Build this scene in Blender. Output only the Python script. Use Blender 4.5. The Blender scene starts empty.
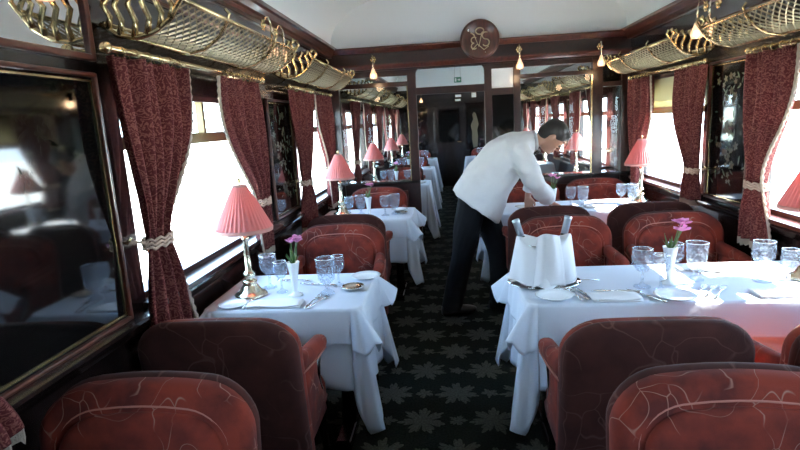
import bpy, math, random
from mathutils import Vector, Matrix
random.seed(7)
PI=math.pi
COL=bpy.context.scene.collection
scene=bpy.context.scene
XL,XR=-1.17,1.78          # inner faces of the side walls
YB,YP,YE=-2.4,5.6,12.6    # back end, glazed partition, far end
TZ=.73                    # table top height

# ------------------------------------------------------------------ materials
def nm(name):
    m=bpy.data.materials.new(name); m.use_nodes=True
    nt=m.node_tree; b=nt.nodes['Principled BSDF']; return m,nt,b
def simple(name,col,rough=.5,metal=0,spec=.5,coat=0,**k):
    m,nt,b=nm(name)
    b.inputs['Base Color'].default_value=(*col,1); b.inputs['Roughness'].default_value=rough
    b.inputs['Metallic'].default_value=metal; b.inputs['Specular IOR Level'].default_value=spec
    b.inputs['Coat Weight'].default_value=coat; b.inputs['Coat Roughness'].default_value=.04
    for a,v in k.items(): b.inputs[a.replace('_',' ')].default_value=v
    return m
def node(nt,t,**k):
    n=nt.nodes.new(t)
    for a,v in k.items(): setattr(n,a,v)
    return n
def coords(nt,scale=(1,1,1),kind='Object'):
    tc=node(nt,'ShaderNodeTexCoord'); mp=node(nt,'ShaderNodeMapping'); mp.inputs['Scale'].default_value=scale
    nt.links.new(tc.outputs[kind],mp.inputs[0]); return mp.outputs[0]
def noise(nt,vec,scale,detail=3,dist=0):
    n=node(nt,'ShaderNodeTexNoise'); n.inputs['Scale'].default_value=scale; n.inputs['Detail'].default_value=detail
    n.inputs['Distortion'].default_value=dist; nt.links.new(vec,n.inputs['Vector']); return n
def ramp(nt,fac,stops):
    r=node(nt,'ShaderNodeValToRGB'); e=r.color_ramp.elements
    while len(e)<len(stops): e.new(.5)
    for i,(p,c) in enumerate(stops):
        e[i].position=p; e[i].color=(*c,1) if len(c)==3 else c
    nt.links.new(fac,r.inputs[0]); return r.outputs[0]
def bump(nt,b,h,strength=.2,dist=.01):
    n=node(nt,'ShaderNodeBump'); n.inputs['Strength'].default_value=strength; n.inputs['Distance'].default_value=dist
    nt.links.new(h,n.inputs['Height']); nt.links.new(n.outputs[0],b.inputs['Normal'])
def mathn(nt,op,a,b=None):
    n=node(nt,'ShaderNodeMath',operation=op)
    for i,v in enumerate((a,b)):
        if v is None: continue
        if isinstance(v,(int,float)): n.inputs[i].default_value=v
        else: nt.links.new(v,n.inputs[i])
    return n.outputs[0]
def mixc(nt,f,a,b):
    n=node(nt,'ShaderNodeMix',data_type='RGBA')
    nt.links.new(f,n.inputs[0])
    for i,v in ((6,a),(7,b)):
        if isinstance(v,tuple): n.inputs[i].default_value=(*v,1)
        else: nt.links.new(v,n.inputs[i])
    return n.outputs[2]

def wood(name,c1,c2,rough=.25,coat=.5,scale=(6,1,6)):
    m,nt,b=nm(name); v=coords(nt,scale); n=noise(nt,v,5,5,1.2)
    c=ramp(nt,n.outputs[0],[(.3,c1),(.7,c2)]); nt.links.new(c,b.inputs['Base Color'])
    b.inputs['Roughness'].default_value=rough; b.inputs['Coat Weight'].default_value=coat; b.inputs['Coat Roughness'].default_value=.06
    return m
M={}
M['mahogany']=wood('mahogany',(.010,.003,.0025),(.032,.008,.006),.3,.35)
M['redwood']=wood('red mahogany moulding',(.038,.008,.005),(.095,.022,.012),.28,.45)
M['darkwood']=wood('dark wood',(.006,.004,.004),(.016,.008,.007),.25,.6)
M['lacquer']=simple('black lacquer',(.004,.004,.004),.06,0,.6,.4)
M['gold_line']=simple('gold inlay line',(.30,.13,.06),.3,.4)
M['brass']=simple('polished brass',(.60,.47,.25),.25,1)
M['inlay_dim']=simple('dark olive marquetry',(.022,.022,.01),.06,0,.6,.4)
M['brass_net']=simple('aged brass net',(.36,.31,.21),.42,.85)
M['silver']=simple('silver plate',(.8,.8,.78),.15,1)
M['lamp_metal']=simple('lamp silver gilt',(.72,.66,.5),.22,1)
M['mirror']=simple('mirror',(.75,.77,.8),.02,1)
M['inlay_gold']=simple('gold marquetry',(.09,.06,.02),.3)
M['inlay_cream']=simple('cream marquetry',(.10,.085,.055),.3)
M['inlay_green']=simple('green marquetry',(.05,.07,.03),.3)
# chair plush with thin pale veins
def plush(name,base,dark,vein,vs=5.5,amount=.022):
    m,nt,b=nm(name); v=coords(nt)
    n0=noise(nt,v,4,2); add=node(nt,'ShaderNodeVectorMath',operation='MULTIPLY_ADD')
    nt.links.new(n0.outputs['Color'],add.inputs[0]); add.inputs[1].default_value=(.5,.5,.5); nt.links.new(v,add.inputs[2])
    vo=node(nt,'ShaderNodeTexVoronoi',feature='DISTANCE_TO_EDGE'); vo.inputs['Scale'].default_value=vs; nt.links.new(add.outputs[0],vo.inputs['Vector'])
    line=ramp(nt,vo.outputs['Distance'],[(0,(1,1,1)),(amount,(0,0,0))])
    n2=noise(nt,v,7,1); gate=ramp(nt,n2.outputs[0],[(.45,(0,0,0)),(.56,(1,1,1))])
    f=mathn(nt,'MULTIPLY',line,gate)
    n1=noise(nt,v,9,6); bc=ramp(nt,n1.outputs[0],[(.36,dark),(.6,base)])
    nt.links.new(mixc(nt,f,bc,vein),b.inputs['Base Color'])
    b.inputs['Roughness'].default_value=.85; b.inputs['Sheen Weight'].default_value=.03; b.inputs['Specular IOR Level'].default_value=.2
    n3=noise(nt,v,260,2); bump(nt,b,n3.outputs[0],.25,.002)
    return m
M['plush']=plush('red plush',(.185,.026,.014),(.075,.012,.009),(.27,.15,.115),7.5,.016)
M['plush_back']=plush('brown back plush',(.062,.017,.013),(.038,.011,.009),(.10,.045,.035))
M['piping']=simple('piping',(.32,.12,.09),.8)
# curtain brocade
m,nt,b=nm('brocade'); v=coords(nt); n=noise(nt,v,16,3,4.5)
w=node(nt,'ShaderNodeTexWave',wave_type='RINGS'); w.inputs['Scale'].default_value=14; w.inputs['Distortion'].default_value=22; w.inputs['Detail'].default_value=3; w.inputs['Detail Scale'].default_value=2.2
nt.links.new(v,w.inputs['Vector'])
c=ramp(nt,w.outputs['Fac'],[(.3,(.10,.017,.019)),(.6,(.14,.027,.027)),(.9,(.25,.09,.075))]); 
b.inputs['Roughness'].default_value=.8; b.inputs['Specular IOR Level'].default_value=.25
nt.links.new(c,b.inputs['Base Color']); tr=node(nt,'ShaderNodeBsdfTranslucent'); nt.links.new(c,tr.inputs[0])
mx=node(nt,'ShaderNodeMixShader'); mx.inputs[0].default_value=.22
nt.links.new(b.outputs[0],mx.inputs[1]); nt.links.new(tr.outputs[0],mx.inputs[2]); nt.links.new(mx.outputs[0],nt.nodes['Material Output'].inputs[0])
M['brocade']=m
def cloth(name,col,tl=.15,rough=.8,nscale=14,bs=.12):
    m,nt,b=nm(name); v=coords(nt); n=noise(nt,v,nscale,4); bump(nt,b,n.outputs[0],bs,.02)
    b.inputs['Base Color'].default_value=(*col,1); b.inputs['Roughness'].default_value=rough; b.inputs['Specular IOR Level'].default_value=.25
    tr=node(nt,'ShaderNodeBsdfTranslucent'); tr.inputs[0].default_value=(*col,1)
    mx=node(nt,'ShaderNodeMixShader'); mx.inputs[0].default_value=tl
    nt.links.new(b.outputs[0],mx.inputs[1]); nt.links.new(tr.outputs[0],mx.inputs[2]); nt.links.new(mx.outputs[0],nt.nodes['Material Output'].inputs[0])
    return m
M['linen']=cloth('white linen',(.77,.83,.92),.18)
M['napkin']=cloth('white napkin',(.84,.84,.86),.15,bs=.2)
M['jacket']=cloth('white jacket cotton',(.70,.69,.70),.05,nscale=6,bs=.9)
M['blind']=cloth('cream blind',(.62,.58,.38),.35)
M['fringe']=cloth('cream fringe',(.66,.55,.45),.25,nscale=220,bs=1)
M['rope']=simple('tie rope',(.5,.35,.27),.8)
M['shade']=cloth('pink pleated silk',(.70,.27,.26),.38,.6,bs=0)
M['shade_trim']=cloth('shade trim',(.55,.3,.27),.3)
M['trouser']=simple('black trousers',(.004,.004,.006),.8,spec=.2)
M['shoe']=simple('black leather',(.006,.006,.006),.3)
M['skin']=simple('skin',(.42,.22,.15),.5,**{'Subsurface_Weight':.1})
m,nt,b=nm('black hair'); v=coords(nt,(60,60,8)); n=noise(nt,v,5,3); bump(nt,b,n.outputs[0],.6,.004); b.inputs['Base Color'].default_value=(.012,.009,.008,1); b.inputs['Roughness'].default_value=.45; M['hair']=m
M['china']=simple('white china',(.85,.87,.88),.12,coat=.4)
M['paper']=simple('paper',(.8,.8,.78),.7)
M['petal']=cloth('pink petal',(.85,.42,.68),.4,bs=0)
M['leaf']=simple('leaf green',(.06,.13,.03),.5)
M['foil']=simple('bottle foil',(.5,.56,.62),.3,.7)
M['bottle']=simple('green bottle glass',(.01,.03,.015),.08)
M['ceil']=simple('ceiling paint',(.86,.87,.85),.5)
M['opal']=simple('opal glass',(.8,.85,.88),.15,coat=.3)
M['green_sign']=simple('green sign',(.02,.22,.10),.4)
M['white_sign']=simple('white sign',(.8,.85,.8),.4)
M['blue_steel']=simple('blue carriage paint',(.03,.10,.32),.35)
M['rubber']=simple('black rubber',(.01,.01,.012),.6)
m,nt,b=nm('window glass'); nt.nodes.remove(b)
tr=node(nt,'ShaderNodeBsdfTransparent'); tr.inputs[0].default_value=(.96,.98,.97,1); gl=node(nt,'ShaderNodeBsdfGlossy'); gl.inputs['Roughness'].default_value=.01
fr=node(nt,'ShaderNodeFresnel'); fr.inputs[0].default_value=1.45; mx=node(nt,'ShaderNodeMixShader')
gm=node(nt,'ShaderNodeNewGeometry'); fr.inputs[0].default_value=1.5
nt.links.new(mathn(nt,'MULTIPLY',fr.outputs[0],mathn(nt,'SUBTRACT',1.0,gm.outputs['Backfacing'])),mx.inputs[0]); nt.links.new(tr.outputs[0],mx.inputs[1]); nt.links.new(gl.outputs[0],mx.inputs[2]); nt.links.new(mx.outputs[0],nt.nodes['Material Output'].inputs[0])
M['glass']=m
# crystal: thin-walled look, part clear, part bright cut facets
m,nt,b=nm('cut crystal')
v=coords(nt,(1,1,1)); w=node(nt,'ShaderNodeTexVoronoi'); w.inputs['Scale'].default_value=70; nt.links.new(v,w.inputs['Vector']); bump(nt,b,w.outputs['Distance'],.8,.006)
b.inputs['Base Color'].default_value=(.9,.95,1,1); b.inputs['Roughness'].default_value=.06; b.inputs['Transmission Weight'].default_value=.55; b.inputs['IOR'].default_value=1.3
tr=node(nt,'ShaderNodeBsdfTransparent'); tr.inputs[0].default_value=(.93,.96,1,1); mx=node(nt,'ShaderNodeMixShader'); nt.links.new(ramp(nt,w.outputs['Distance'],[(.15,(.45,.45,.45)),(.5,(.12,.12,.12))]),mx.inputs[0])
nt.links.new(tr.outputs[0],mx.inputs[1]); nt.links.new(b.outputs[0],mx.inputs[2]); nt.links.new(mx.outputs[0],nt.nodes['Material Output'].inputs[0])
M['crystal']=m
def emis(name,col,s):
    m,nt,b=nm(name); b.inputs['Base Color'].default_value=(*col,1); b.inputs['Emission Color'].default_value=(*col,1); b.inputs['Emission Strength'].default_value=s; b.inputs['Roughness'].default_value=.3; return m
M['rail']=simple('tarnished brass rail',(.22,.17,.08),.4,.5)
M['gilt']=simple('gilt letters',(.50,.40,.25),.35,.3)
M['dim_bulb']=emis('dim lamp bulb',(1,.6,.35),2.5)
M['bulb']=emis('lit bulb',(1,.72,.40),14)
m=simple('tulip glass',(.95,.72,.58),.2); bb=m.node_tree.nodes['Principled BSDF']; bb.inputs['Transmission Weight'].default_value=.5; bb.inputs['Emission Color'].default_value=(1,.62,.38,1); bb.inputs['Emission Strength'].default_value=.35
M['tulip']=m
# carpet: dark green with pale leaf motifs
def carpet():
    m,nt,b=nm('leaf carpet'); tc=node(nt,'ShaderNodeTexCoord'); L=nt.links
    n0=noise(nt,tc.outputs['Object'],22,2)
    sx=node(nt,'ShaderNodeSeparateXYZ'); L.new(tc.outputs['Object'],sx.inputs[0])
    def motif(px,py,ox,oy,R,lobes,rot):
        def loc(v,p,o):
            a=mathn(nt,'ADD',v,o); a=mathn(nt,'DIVIDE',a,p); a=mathn(nt,'FRACT',a); a=mathn(nt,'SUBTRACT',a,.5); return mathn(nt,'MULTIPLY',a,p)
        x=loc(sx.outputs[0],px,ox+50*px); y=loc(sx.outputs[1],py,oy+50*py)
        r=mathn(nt,'SQRT',mathn(nt,'ADD',mathn(nt,'MULTIPLY',x,x),mathn(nt,'MULTIPLY',y,y)))
        th=mathn(nt,'ARCTAN2',y,x)
        c1=mathn(nt,'ABSOLUTE',mathn(nt,'COSINE',mathn(nt,'MULTIPLY',mathn(nt,'ADD',th,rot),lobes/2)))
        c2=mathn(nt,'ABSOLUTE',mathn(nt,'COSINE',mathn(nt,'MULTIPLY',th,lobes*1.5)))
        rr=mathn(nt,'ADD',mathn(nt,'MULTIPLY',c1,.5),mathn(nt,'MULTIPLY',c2,.24)); rr=mathn(nt,'ADD',rr,.28)
        rr=mathn(nt,'MULTIPLY',rr,R)
        rr=mathn(nt,'ADD',rr,mathn(nt,'MULTIPLY',mathn(nt,'SUBTRACT',n0.outputs[0],.5),.05))
        # veins between the lobes
        inside=mathn(nt,'LESS_THAN',r,rr)
        vein=mathn(nt,'GREATER_THAN',mathn(nt,'ABSOLUTE',mathn(nt,'SINE',mathn(nt,'MULTIPLY',th,lobes))),.12)
        return mathn(nt,'MULTIPLY',inside,mathn(nt,'ADD',mathn(nt,'MULTIPLY',vein,.45),.55))
    px,py=.36,.56
    f=None
    for a in (motif(px,py,0,0,.125,7,.3),motif(px,py,px/2,py/2,.125,7,1.1),motif(px,py,px/2,0,.05,5,0),motif(px,py,0,py/2,.05,5,.5)):
        f=a if f is None else mathn(nt,'MAXIMUM',f,a)
    n1=noise(nt,tc.outputs['Object'],90,2); n2=noise(nt,tc.outputs['Object'],3,2)
    bg=ramp(nt,n1.outputs[0],[(.35,(.003,.005,.004)),(.65,(.009,.011,.009))])
    fg=ramp(nt,n1.outputs[0],[(.3,(.028,.030,.025)),(.7,(.065,.068,.056))])
    L.new(mixc(nt,f,bg,fg),b.inputs['Base Color']); b.inputs['Roughness'].default_value=.95; b.inputs['Specular IOR Level'].default_value=.1
    bump(nt,b,n1.outputs[0],.3,.004); return m
M['carpet']=carpet()
m,nt,b=nm('pale ballast'); v=coords(nt); n=noise(nt,v,3,6); nt.links.new(ramp(nt,n.outputs[0],[(.35,(.62,.57,.48)),(.65,(.82,.77,.68))]),b.inputs['Base Color']); M['ballast']=m
m,nt,b=nm('dry grass bank'); v=coords(nt,(1,1,2)); n=noise(nt,v,2.2,7,1); nt.links.new(ramp(nt,n.outputs[0],[(.35,(.42,.45,.33)),(.6,(.72,.72,.62))]),b.inputs['Base Color']); M['bank']=m

# ------------------------------------------------------------------ mesh helpers
class MB:
    def __init__(s): s.v=[]; s.f=[]
    def add(s,vs,fs):
        o=len(s.v); s.v+= [tuple(p) for p in vs]; s.f+=[tuple(i+o for i in f) for f in fs]; return s
    def box(s,x0,x1,y0,y1,z0,z1):
        return s.add([(x0,y0,z0),(x1,y0,z0),(x1,y1,z0),(x0,y1,z0),(x0,y0,z1),(x1,y0,z1),(x1,y1,z1),(x0,y1,z1)],
            [(0,3,2,1),(4,5,6,7),(0,1,5,4),(1,2,6,5),(2,3,7,6),(3,0,4,7)])
    def rings(s,rings,close=True,caps=True,flip=False):
        n=len(rings[0]); vs=[p for r in rings for p in r]; fs=[]
        for i in range(len(rings)-1):
            for j in range(n if close else n-1):
                k=(j+1)%n; q=(i*n+j,i*n+k,(i+1)*n+k,(i+1)*n+j); fs.append(q[::-1] if flip else q)
        if caps and close:
            fs.append(tuple(range(n))[::-1]); fs.append(tuple((len(rings)-1)*n+j for j in range(n)))
        return s.add(vs,fs)
    def tube(s,pts,r,n=8,closed=False):
        pts=[Vector(p) for p in pts]; N=len(pts); rr=r if isinstance(r,(list,tuple)) else [r]*N
        up=Vector((.13,.21,.97)); rings=[]
        for i,p in enumerate(pts):
            if closed: t=(pts[(i+1)%N]-pts[i-1])
            else: t=(pts[min(i+1,N-1)]-pts[max(i-1,0)])
            t.normalize(); a=t.cross(up)
            if a.length<.05: a=t.cross(Vector((1,0,0)))
            a.normalize(); b=t.cross(a); up=b.cross(t) if False else up
            rings.append([p+rr[i]*(a*math.cos(2*PI*j/n)+b*math.sin(2*PI*j/n)) for j in range(n)])
        if closed: rings.append(rings[0])
        return s.rings(rings,True,not closed)
    def lathe(s,prof,c=(0,0,0),n=24,sx=1,sy=1,wave=None):
        rings=[]
        for (r,z) in prof:
            ring=[]
            for j in range(n):
                a=2*PI*j/n; k=r*(1 if wave is None else wave(a,r,z))
                ring.append((c[0]+k*sx*math.cos(a),c[1]+k*sy*math.sin(a),c[2]+z))
            rings.append(ring)
        return s.rings(rings,True,True)
    def loft(s,secs,n=16,p=2.0):
        """secs: (center, axis, side, rx, ry) super-ellipse rings"""
        rings=[]
        for (c,ax,sd,rx,ry) in secs:
            c=Vector(c); ax=Vector(ax).normalized(); sd=Vector(sd); sd=(sd-ax*sd.dot(ax)).normalized(); up=ax.cross(sd)
            ring=[]
            for j in range(n):
                a=2*PI*j/n; ca,sa=math.cos(a),math.sin(a)
                ring.append(c+sd*rx*math.copysign(abs(ca)**(2/p),ca)+up*ry*math.copysign(abs(sa)**(2/p),sa))
            rings.append(ring)
        return s.rings(rings)
    def limb(s,pts,radii,n=14,sub=4):
        """smooth tapering limb through pts"""
        P=[Vector(p) for p in pts]; out=[];rad=[]
        for i in range(len(P)-1):
            p0=P[max(i-1,0)];p1=P[i];p2=P[i+1];p3=P[min(i+2,len(P)-1)]
            for k in range(sub):
                t=k/sub; q=.5*((2*p1)+(p2-p0)*t+(2*p0-5*p1+4*p2-p3)*t*t+(3*p1-p0-3*p2+p3)*t**3)
                out.append(q); rad.append(radii[i]*(1-t)+radii[i+1]*t)
        out.append(P[-1]); rad.append(radii[-1]); return s.tube(out,rad,n)
    def ball(s,c,rx,ry=None,rz=None,n=14,m=10,rot=None):
        ry=ry or rx; rz=rz or rx; rings=[]
        for i in range(m+1):
            a=PI*i/m*0.996+.006
            ring=[]
            for j in range(n):
                v=Vector((rx*math.sin(a)*math.cos(2*PI*j/n),ry*math.sin(a)*math.sin(2*PI*j/n),-rz*math.cos(a)))
                if rot: v=rot@v
                ring.append(Vector(c)+v)
            rings.append(ring)
        return s.rings(rings)
    def poly(s,pts,h0,h1,axis='z'):
        n=len(pts)
        def P(a,b,h): return (a,b,h) if axis=='z' else ((h,a,b) if axis=='x' else (a,h,b))
        return s.rings([[P(a,b,h0) for a,b in pts],[P(a,b,h1) for a,b in pts]])
    def grid(s,fn,nu,nv):
        vs=[fn(i/nu,j/nv) for j in range(nv+1) for i in range(nu+1)]
        fs=[(j*(nu+1)+i,j*(nu+1)+i+1,(j+1)*(nu+1)+i+1,(j+1)*(nu+1)+i) for j in range(nv) for i in range(nu)]
        return s.add(vs,fs)
    def build(s,name,mat,parent=None,smooth=False,bevel=0,mods=()):
        me=bpy.data.meshes.new(name); me.from_pydata(s.v,[],s.f); me.validate(); me.update()
        import bmesh
        bm=bmesh.new(); bm.from_mesh(me); bmesh.ops.recalc_face_normals(bm,faces=bm.faces); bm.to_mesh(me); bm.free()
        me.materials.append(M[mat] if isinstance(mat,str) else mat)
        if smooth:
            for p in me.polygons: p.use_smooth=True
        o=bpy.data.objects.new(name,me); COL.objects.link(o)
        if parent: o.parent=parent
        if bevel:
            b=o.modifiers.new('b','BEVEL'); b.width=bevel; b.segments=2; b.limit_method='ANGLE'
        for t,kw in mods:
            x=o.modifiers.new(t.lower(),t)
            for a,v in kw.items(): setattr(x,a,v)
        return o
def tag(o,label,cat,group=None,kind=None):
    o['label']=label; o['category']=cat
    if group: o['group']=group
    if kind: o['kind']=kind
    return o
def thing(name,label,cat,loc=(0,0,0),rz=0,group=None):
    o=bpy.data.objects.new(name,None); COL.objects.link(o); o.location=loc; o.rotation_euler=(0,0,rz); o.empty_display_size=.05
    return tag(o,label,cat,group)
def struct(o): o['kind']='structure'; return o
def dup(root,loc,rz=None,label=None,group=None,scale=None):
    def cp(o,par):
        c=o.copy(); COL.objects.link(c)
        if par: c.parent=par
        for ch in [x for x in o.children]: cp(ch,c)
        return c
    r=cp(root,None); r.location=loc
    if rz is not None: r.rotation_euler=(0,0,rz)
    if label: r['label']=label
    if group: r['group']=group
    if scale: r.scale=(scale,)*3
    return r
ONCE=set()
def put(proto,loc,rz=0,label=None,group=None,scale=None):
    """first use moves the source itself, later ones copy it"""
    if proto.name in ONCE: return dup(proto,loc,rz,label,group,scale)
    ONCE.add(proto.name); proto.location=loc; proto.rotation_euler=(0,0,rz)
    if label: proto['label']=label
    if group: proto['group']=group
    if scale: proto.scale=(scale,)*3
    return proto
def lerp(a,b,t): return a+(b-a)*t
def sm(t): t=max(0,min(1,t)); return t*t*(3-2*t)

# ------------------------------------------------------------------ shell
struct(MB().box(XL-.1,XR+.1,YB,YE,-.06,0).build('floor','carpet'))
ZW0,ZW1=.88,1.68
winL=[(-.75,.80),(1.88,3.40),(4.15,5.45),(6.35,7.75),(8.65,10.05),(10.95,12.3)]
winR=[(-.55,1.0),(1.75,3.32),(4.0,5.30),(6.35,7.75),(8.65,10.05),(10.95,12.3)]
for side,X,sg,wins in (('left',XL,-1,winL),('right',XR,1,winR)):
    x0,x1=sorted((X,X+sg*.09))
    w=MB(); w.box(x0,x1,YB,YE,0,ZW0); w.box(x0,x1,YB,YE,ZW1,2.30)
    e=YB
    for a,b in wins: w.box(x0,x1,e,a,ZW0,ZW1); e=b
    w.box(x0,x1,e,YE,ZW0,ZW1)
    struct(w.build('wall_'+side,'darkwood'))
    # cornice, picture moulding, dado ledge
    xi,xo=sorted((X,X-sg*.07))
    prof=[(0,2.17),(.035,2.17),(.04,2.19),(.06,2.20),(.075,2.23),(.09,2.24),(.09,2.265),(0,2.265)]
    c=MB(); c.rings([[(X-sg*a,YB,z) for a,z in prof],[(X-sg*a,YE,z) for a,z in prof]])
    struct(c.build('trim_cornice_'+side,'redwood'))
    c=MB(); prof=[(0,2.03),(.012,2.03),(.018,2.04),(.012,2.05),(0,2.05)]
    c.rings([[(X-sg*a,YB,z) for a,z in prof],[(X-sg*a,YE,z) for a,z in prof]]); struct(c.build('trim_frieze_'+side,'redwood'))
    prof=[(0,.80),(.045,.81),(.06,.835),(.07,.85),(.07,.862),(0,.862)]
    c=MB(); c.rings([[(X-sg*a,YB,z) for a,z in prof],[(X-sg*a,YE,z) for a,z in prof]]); struct(c.build('trim_ledge_'+side,'darkwood',smooth=False))
    c=MB(); c.box(*sorted((X,X-sg*.02)),YB,YE,0,.14); struct(c.build('baseboard_'+side,'mahogany',bevel=.004))
    # pilasters flanking windows
    for i,(a,b) in enumerate(wins):
        n=i+1 if side=='left' else i+1+len(wins)
        fr=MB()
        xf0,xf1=sorted((X+sg*.02,X+sg*.075))
        for yy in (a,b-.035): fr.box(xf0,xf1,yy,yy+.035,ZW0,ZW1)
        fr.box(xf0,xf1,a,b,ZW0,ZW0+.03); fr.box(xf0,xf1,a,b,ZW1-.03,ZW1)
        o=struct(fr.build('window_%d'%n,'mahogany',bevel=.003))
        r=MB(); r.box(xf0+.005,xf1+.0,a+.035,b-.035,1.455,1.505); ym=(a+b)/2
        r.box(xf0+.01,xf1-.01,ym-.012,ym+.012,1.505,ZW1-.03); r.build('transom_rail','rail',o)
        g=MB(); xg=X+sg*.05; g.box(xg-.003,xg+.003,a+.03,b-.03,ZW0+.02,ZW1-.02); g.build('pane','glass',o)
        s=MB(); s.box(*sorted((X-sg*.075,X+sg*.09)),a-.02,b+.02,.862,.884); s.build('sill',M['redwood'] if side=='right' else M['mahogany'],o,bevel=.003)
        s=MB(); s.box(*sorted((X+sg*.09,X+sg*.12)),a-.1,b+.1,.80,.90); s.build('outer_sill','blue_steel',o)
# vaulted ceiling
def vault(u,v):
    a=PI*u; cx=(XL+XR)/2; hw=(XR-XL)/2-.03
    c,s_=math.cos(a),math.sin(a)
    return (cx-hw*math.copysign(abs(c)**.85,c), lerp(YB,YE,v), 2.255+.56*abs(s_)**.8)
struct(MB().grid(vault,48,30).build('ceiling','ceil',smooth=True,mods=[('SOLIDIFY',dict(thickness=.05,offset=1))]))
# tympana and end walls
def tymp(name,y,t=.05,mat='ceil'):
    pts=[(vault(i/48,0)[0],vault(i/48,0)[2]) for i in range(49)]
    pts=[(pts[0][0],2.2)]+pts+[(pts[-1][0],2.2)]
    return MB().poly(pts,y,y+t,'y').build(name,mat)
struct(tymp('wall_partition_tympanum',YP+.01)); struct(tymp('wall_end_tympanum',YE-.06)); struct(tymp('wall_back_tympanum',YB))
struct(MB().box(XL-.09,XR+.09,YB-.05,YB,0,2.3).build('wall_back','darkwood'))
struct(MB().box(XL-.09,XR+.09,YE-.05,YE,0,2.3).build('wall_end','darkwood'))
# door in the far end wall with white plates above it for reflections
d=struct(MB().box(-.30,.38,YE-.075,YE-.05,0,1.9).build('door_1','darkwood',bevel=.004))
MB().box(-.2,.28,YE-.082,YE-.07,1.0,1.75).build('door_panel','lacquer',d)
MB().tube([(.3,YE-.08,1.0),(.3,YE-.12,1.0),(.22,YE-.12,1.0)],.01).build('handle','brass',d)

# ------------------------------------------------------------------ glazed partition
jL,jR=(-.385,-.30),(.385,.455)
p=MB(); Y0,Y1=YP,YP+.06
for a,b in ((XL,-1.09),jL,jR,(.67,.735),(1.43,1.53),(1.71,XR)): p.box(a,b,Y0-.008,Y1+.008,0,2.02)
for a,b in ((-1.09,-.385),(.455,.67),(.735,1.43),(1.53,1.71)): p.box(a,b,Y0+.01,Y1-.01,0,.88)
p.box(-1.09,-.385,Y0,Y1,1.86,1.905); p.box(-1.09,-.385,Y0,Y1,1.965,2.02)
p.box(.455,.67,Y0,Y1,1.72,1.785); p.box(.455,.67,Y0,Y1,1.975,2.02)
p.box(.735,1.43,Y0,Y1,1.865,1.905); p.box(.735,1.43,Y0,Y1,1.975,2.02)
p.box(1.53,1.71,Y0,Y1,1.74,1.785); p.box(1.53,1.71,Y0,Y1,1.975,2.02)
p.box(jL[1],jR[0],Y0,Y1,1.765,1.835)
# arched transom over the doorway
xa,xb=jL[1],jR[0]; ztop=2.04
for sgn,xc in ((1,xa),(-1,xb)):
    R=.075; arc=[(xc+sgn*(R-R*math.cos(t)),ztop-R+R*math.sin(t)) for t in [PI/2*k/8 for k in range(9)]]
    p.poly([(xc,ztop+.01)]+arc[:]+[(xc+sgn*R,ztop+.01)],Y0,Y1,'y')
struct(p.build('wall_partition','mahogany',bevel=.003))
b=MB()
for (a,c,z0,z1) in ((XL,XR,2.02,2.10),(XL,XR,2.10,2.185),(XL,XR,2.185,2.25)):
    dy={2.02:.0,2.10:-.015,2.185:.0}[z0]
    b.box(a,c,Y0-.02+dy*0,Y1+.02,z0,z1)
struct(b.build('trim_header_beam','mahogany'))
for nme,z0,z1,dep in (('trim_header_crown',2.195,2.25,.055),('trim_header_moulding',2.035,2.085,.04)):
    pr=[(0,z0),(dep*.4,z0),(dep*.6,z0+.012),(dep,z1-.018),(dep,z1),(0,z1)]
    q=MB(); q.rings([[(XL,Y0-.02-a,z) for a,z in pr],[(XR,Y0-.02-a,z) for a,z in pr]]); struct(q.build(nme,'redwood'))
l=MB()
for a,c in ((XL,-.30),(.385,XR)): l.box(a,c,Y0-.05,Y1+.05,.88,.905)
struct(l.build('trim_partition_ledge','darkwood',bevel=.004))
gi=1
for (a,c,z0,z1,mt) in ((-1.09,-.385,.905,1.86,'glass'),(-1.09,-.385,1.905,1.965,'glass'),(.455,.67,.905,1.72,'lacquer'),(.455,.67,1.785,1.975,'opal'),
        (.735,1.43,.905,1.865,'glass'),(.735,1.43,1.905,1.975,'glass'),(1.53,1.71,.905,1.74,'glass'),(1.53,1.71,1.785,1.975,'lacquer'),(xa,xb,1.835,ztop,'glass')):
    o=struct(MB().box(a,c,Y0+.026,Y0+.034,z0,z1).build('window_%d'%(20+gi),mt)); gi+=1
# brass strips beside the panes
e=MB(); e.box(-.395,-.385,Y0-.012,Y0,.905,1.86); struct(e.build('trim_brass_edge','brass'))
e=MB(); e.box(1.418,1.43,Y0-.012,Y0,.905,1.86); struct(e.build('trim_brass_edge_right','brass'))
# raised panels on the lower partition
for i,(a,c) in enumerate(((-1.02,-.43),(.80,1.37))):
    q=MB(); q.box(a,c,Y0-.004,Y0+.01,.2,.8); struct(q.build('trim_lower_panel_%d'%(i+1),'redwood',bevel=.006))

# medallion with entwined letters
md=thing('crest_medallion','round mahogany crest with entwined gilt letters on the header beam above the doorway','crest',(.345,YP-.06,2.25))
MB().add([],[]).lathe([(.0,0),(.185,0),(.19,.015),(.18,.03),(.163,.034),(.152,.022),(.0,.022)],(0,0,0),48).build('disc','redwood',md,True).rotation_euler=(PI/2,0,0)
def arcpts(cx,cz,r,a0,a1,n=14,sx=1): return [(cx+r*sx*math.cos(math.radians(lerp(a0,a1,k/n))),-.032,cz+r*math.sin(math.radians(lerp(a0,a1,k/n)))) for k in range(n+1)]
mono=MB(); rr=.0045
mono.tube(arcpts(.0,.055,.024,0,360,20,1.3)[:-1],rr,6,True)                                         # O
mono.tube([(-.07,-.032,.045),(-.045,-.032,.03),(-.01,-.032,-.06),(.018,-.032,.045),(.03,-.032,.05)],rr,6)                     # V
mono.tube(arcpts(.045,.02,.026,60,270,14)+arcpts(.045,-.032,.026,90,-150,14),rr,6)                      # S
mono.tube(arcpts(-.045,-.01,.022,40,270,12)+arcpts(-.045,-.054,.022,90,320,12),rr,6)               # E
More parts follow.
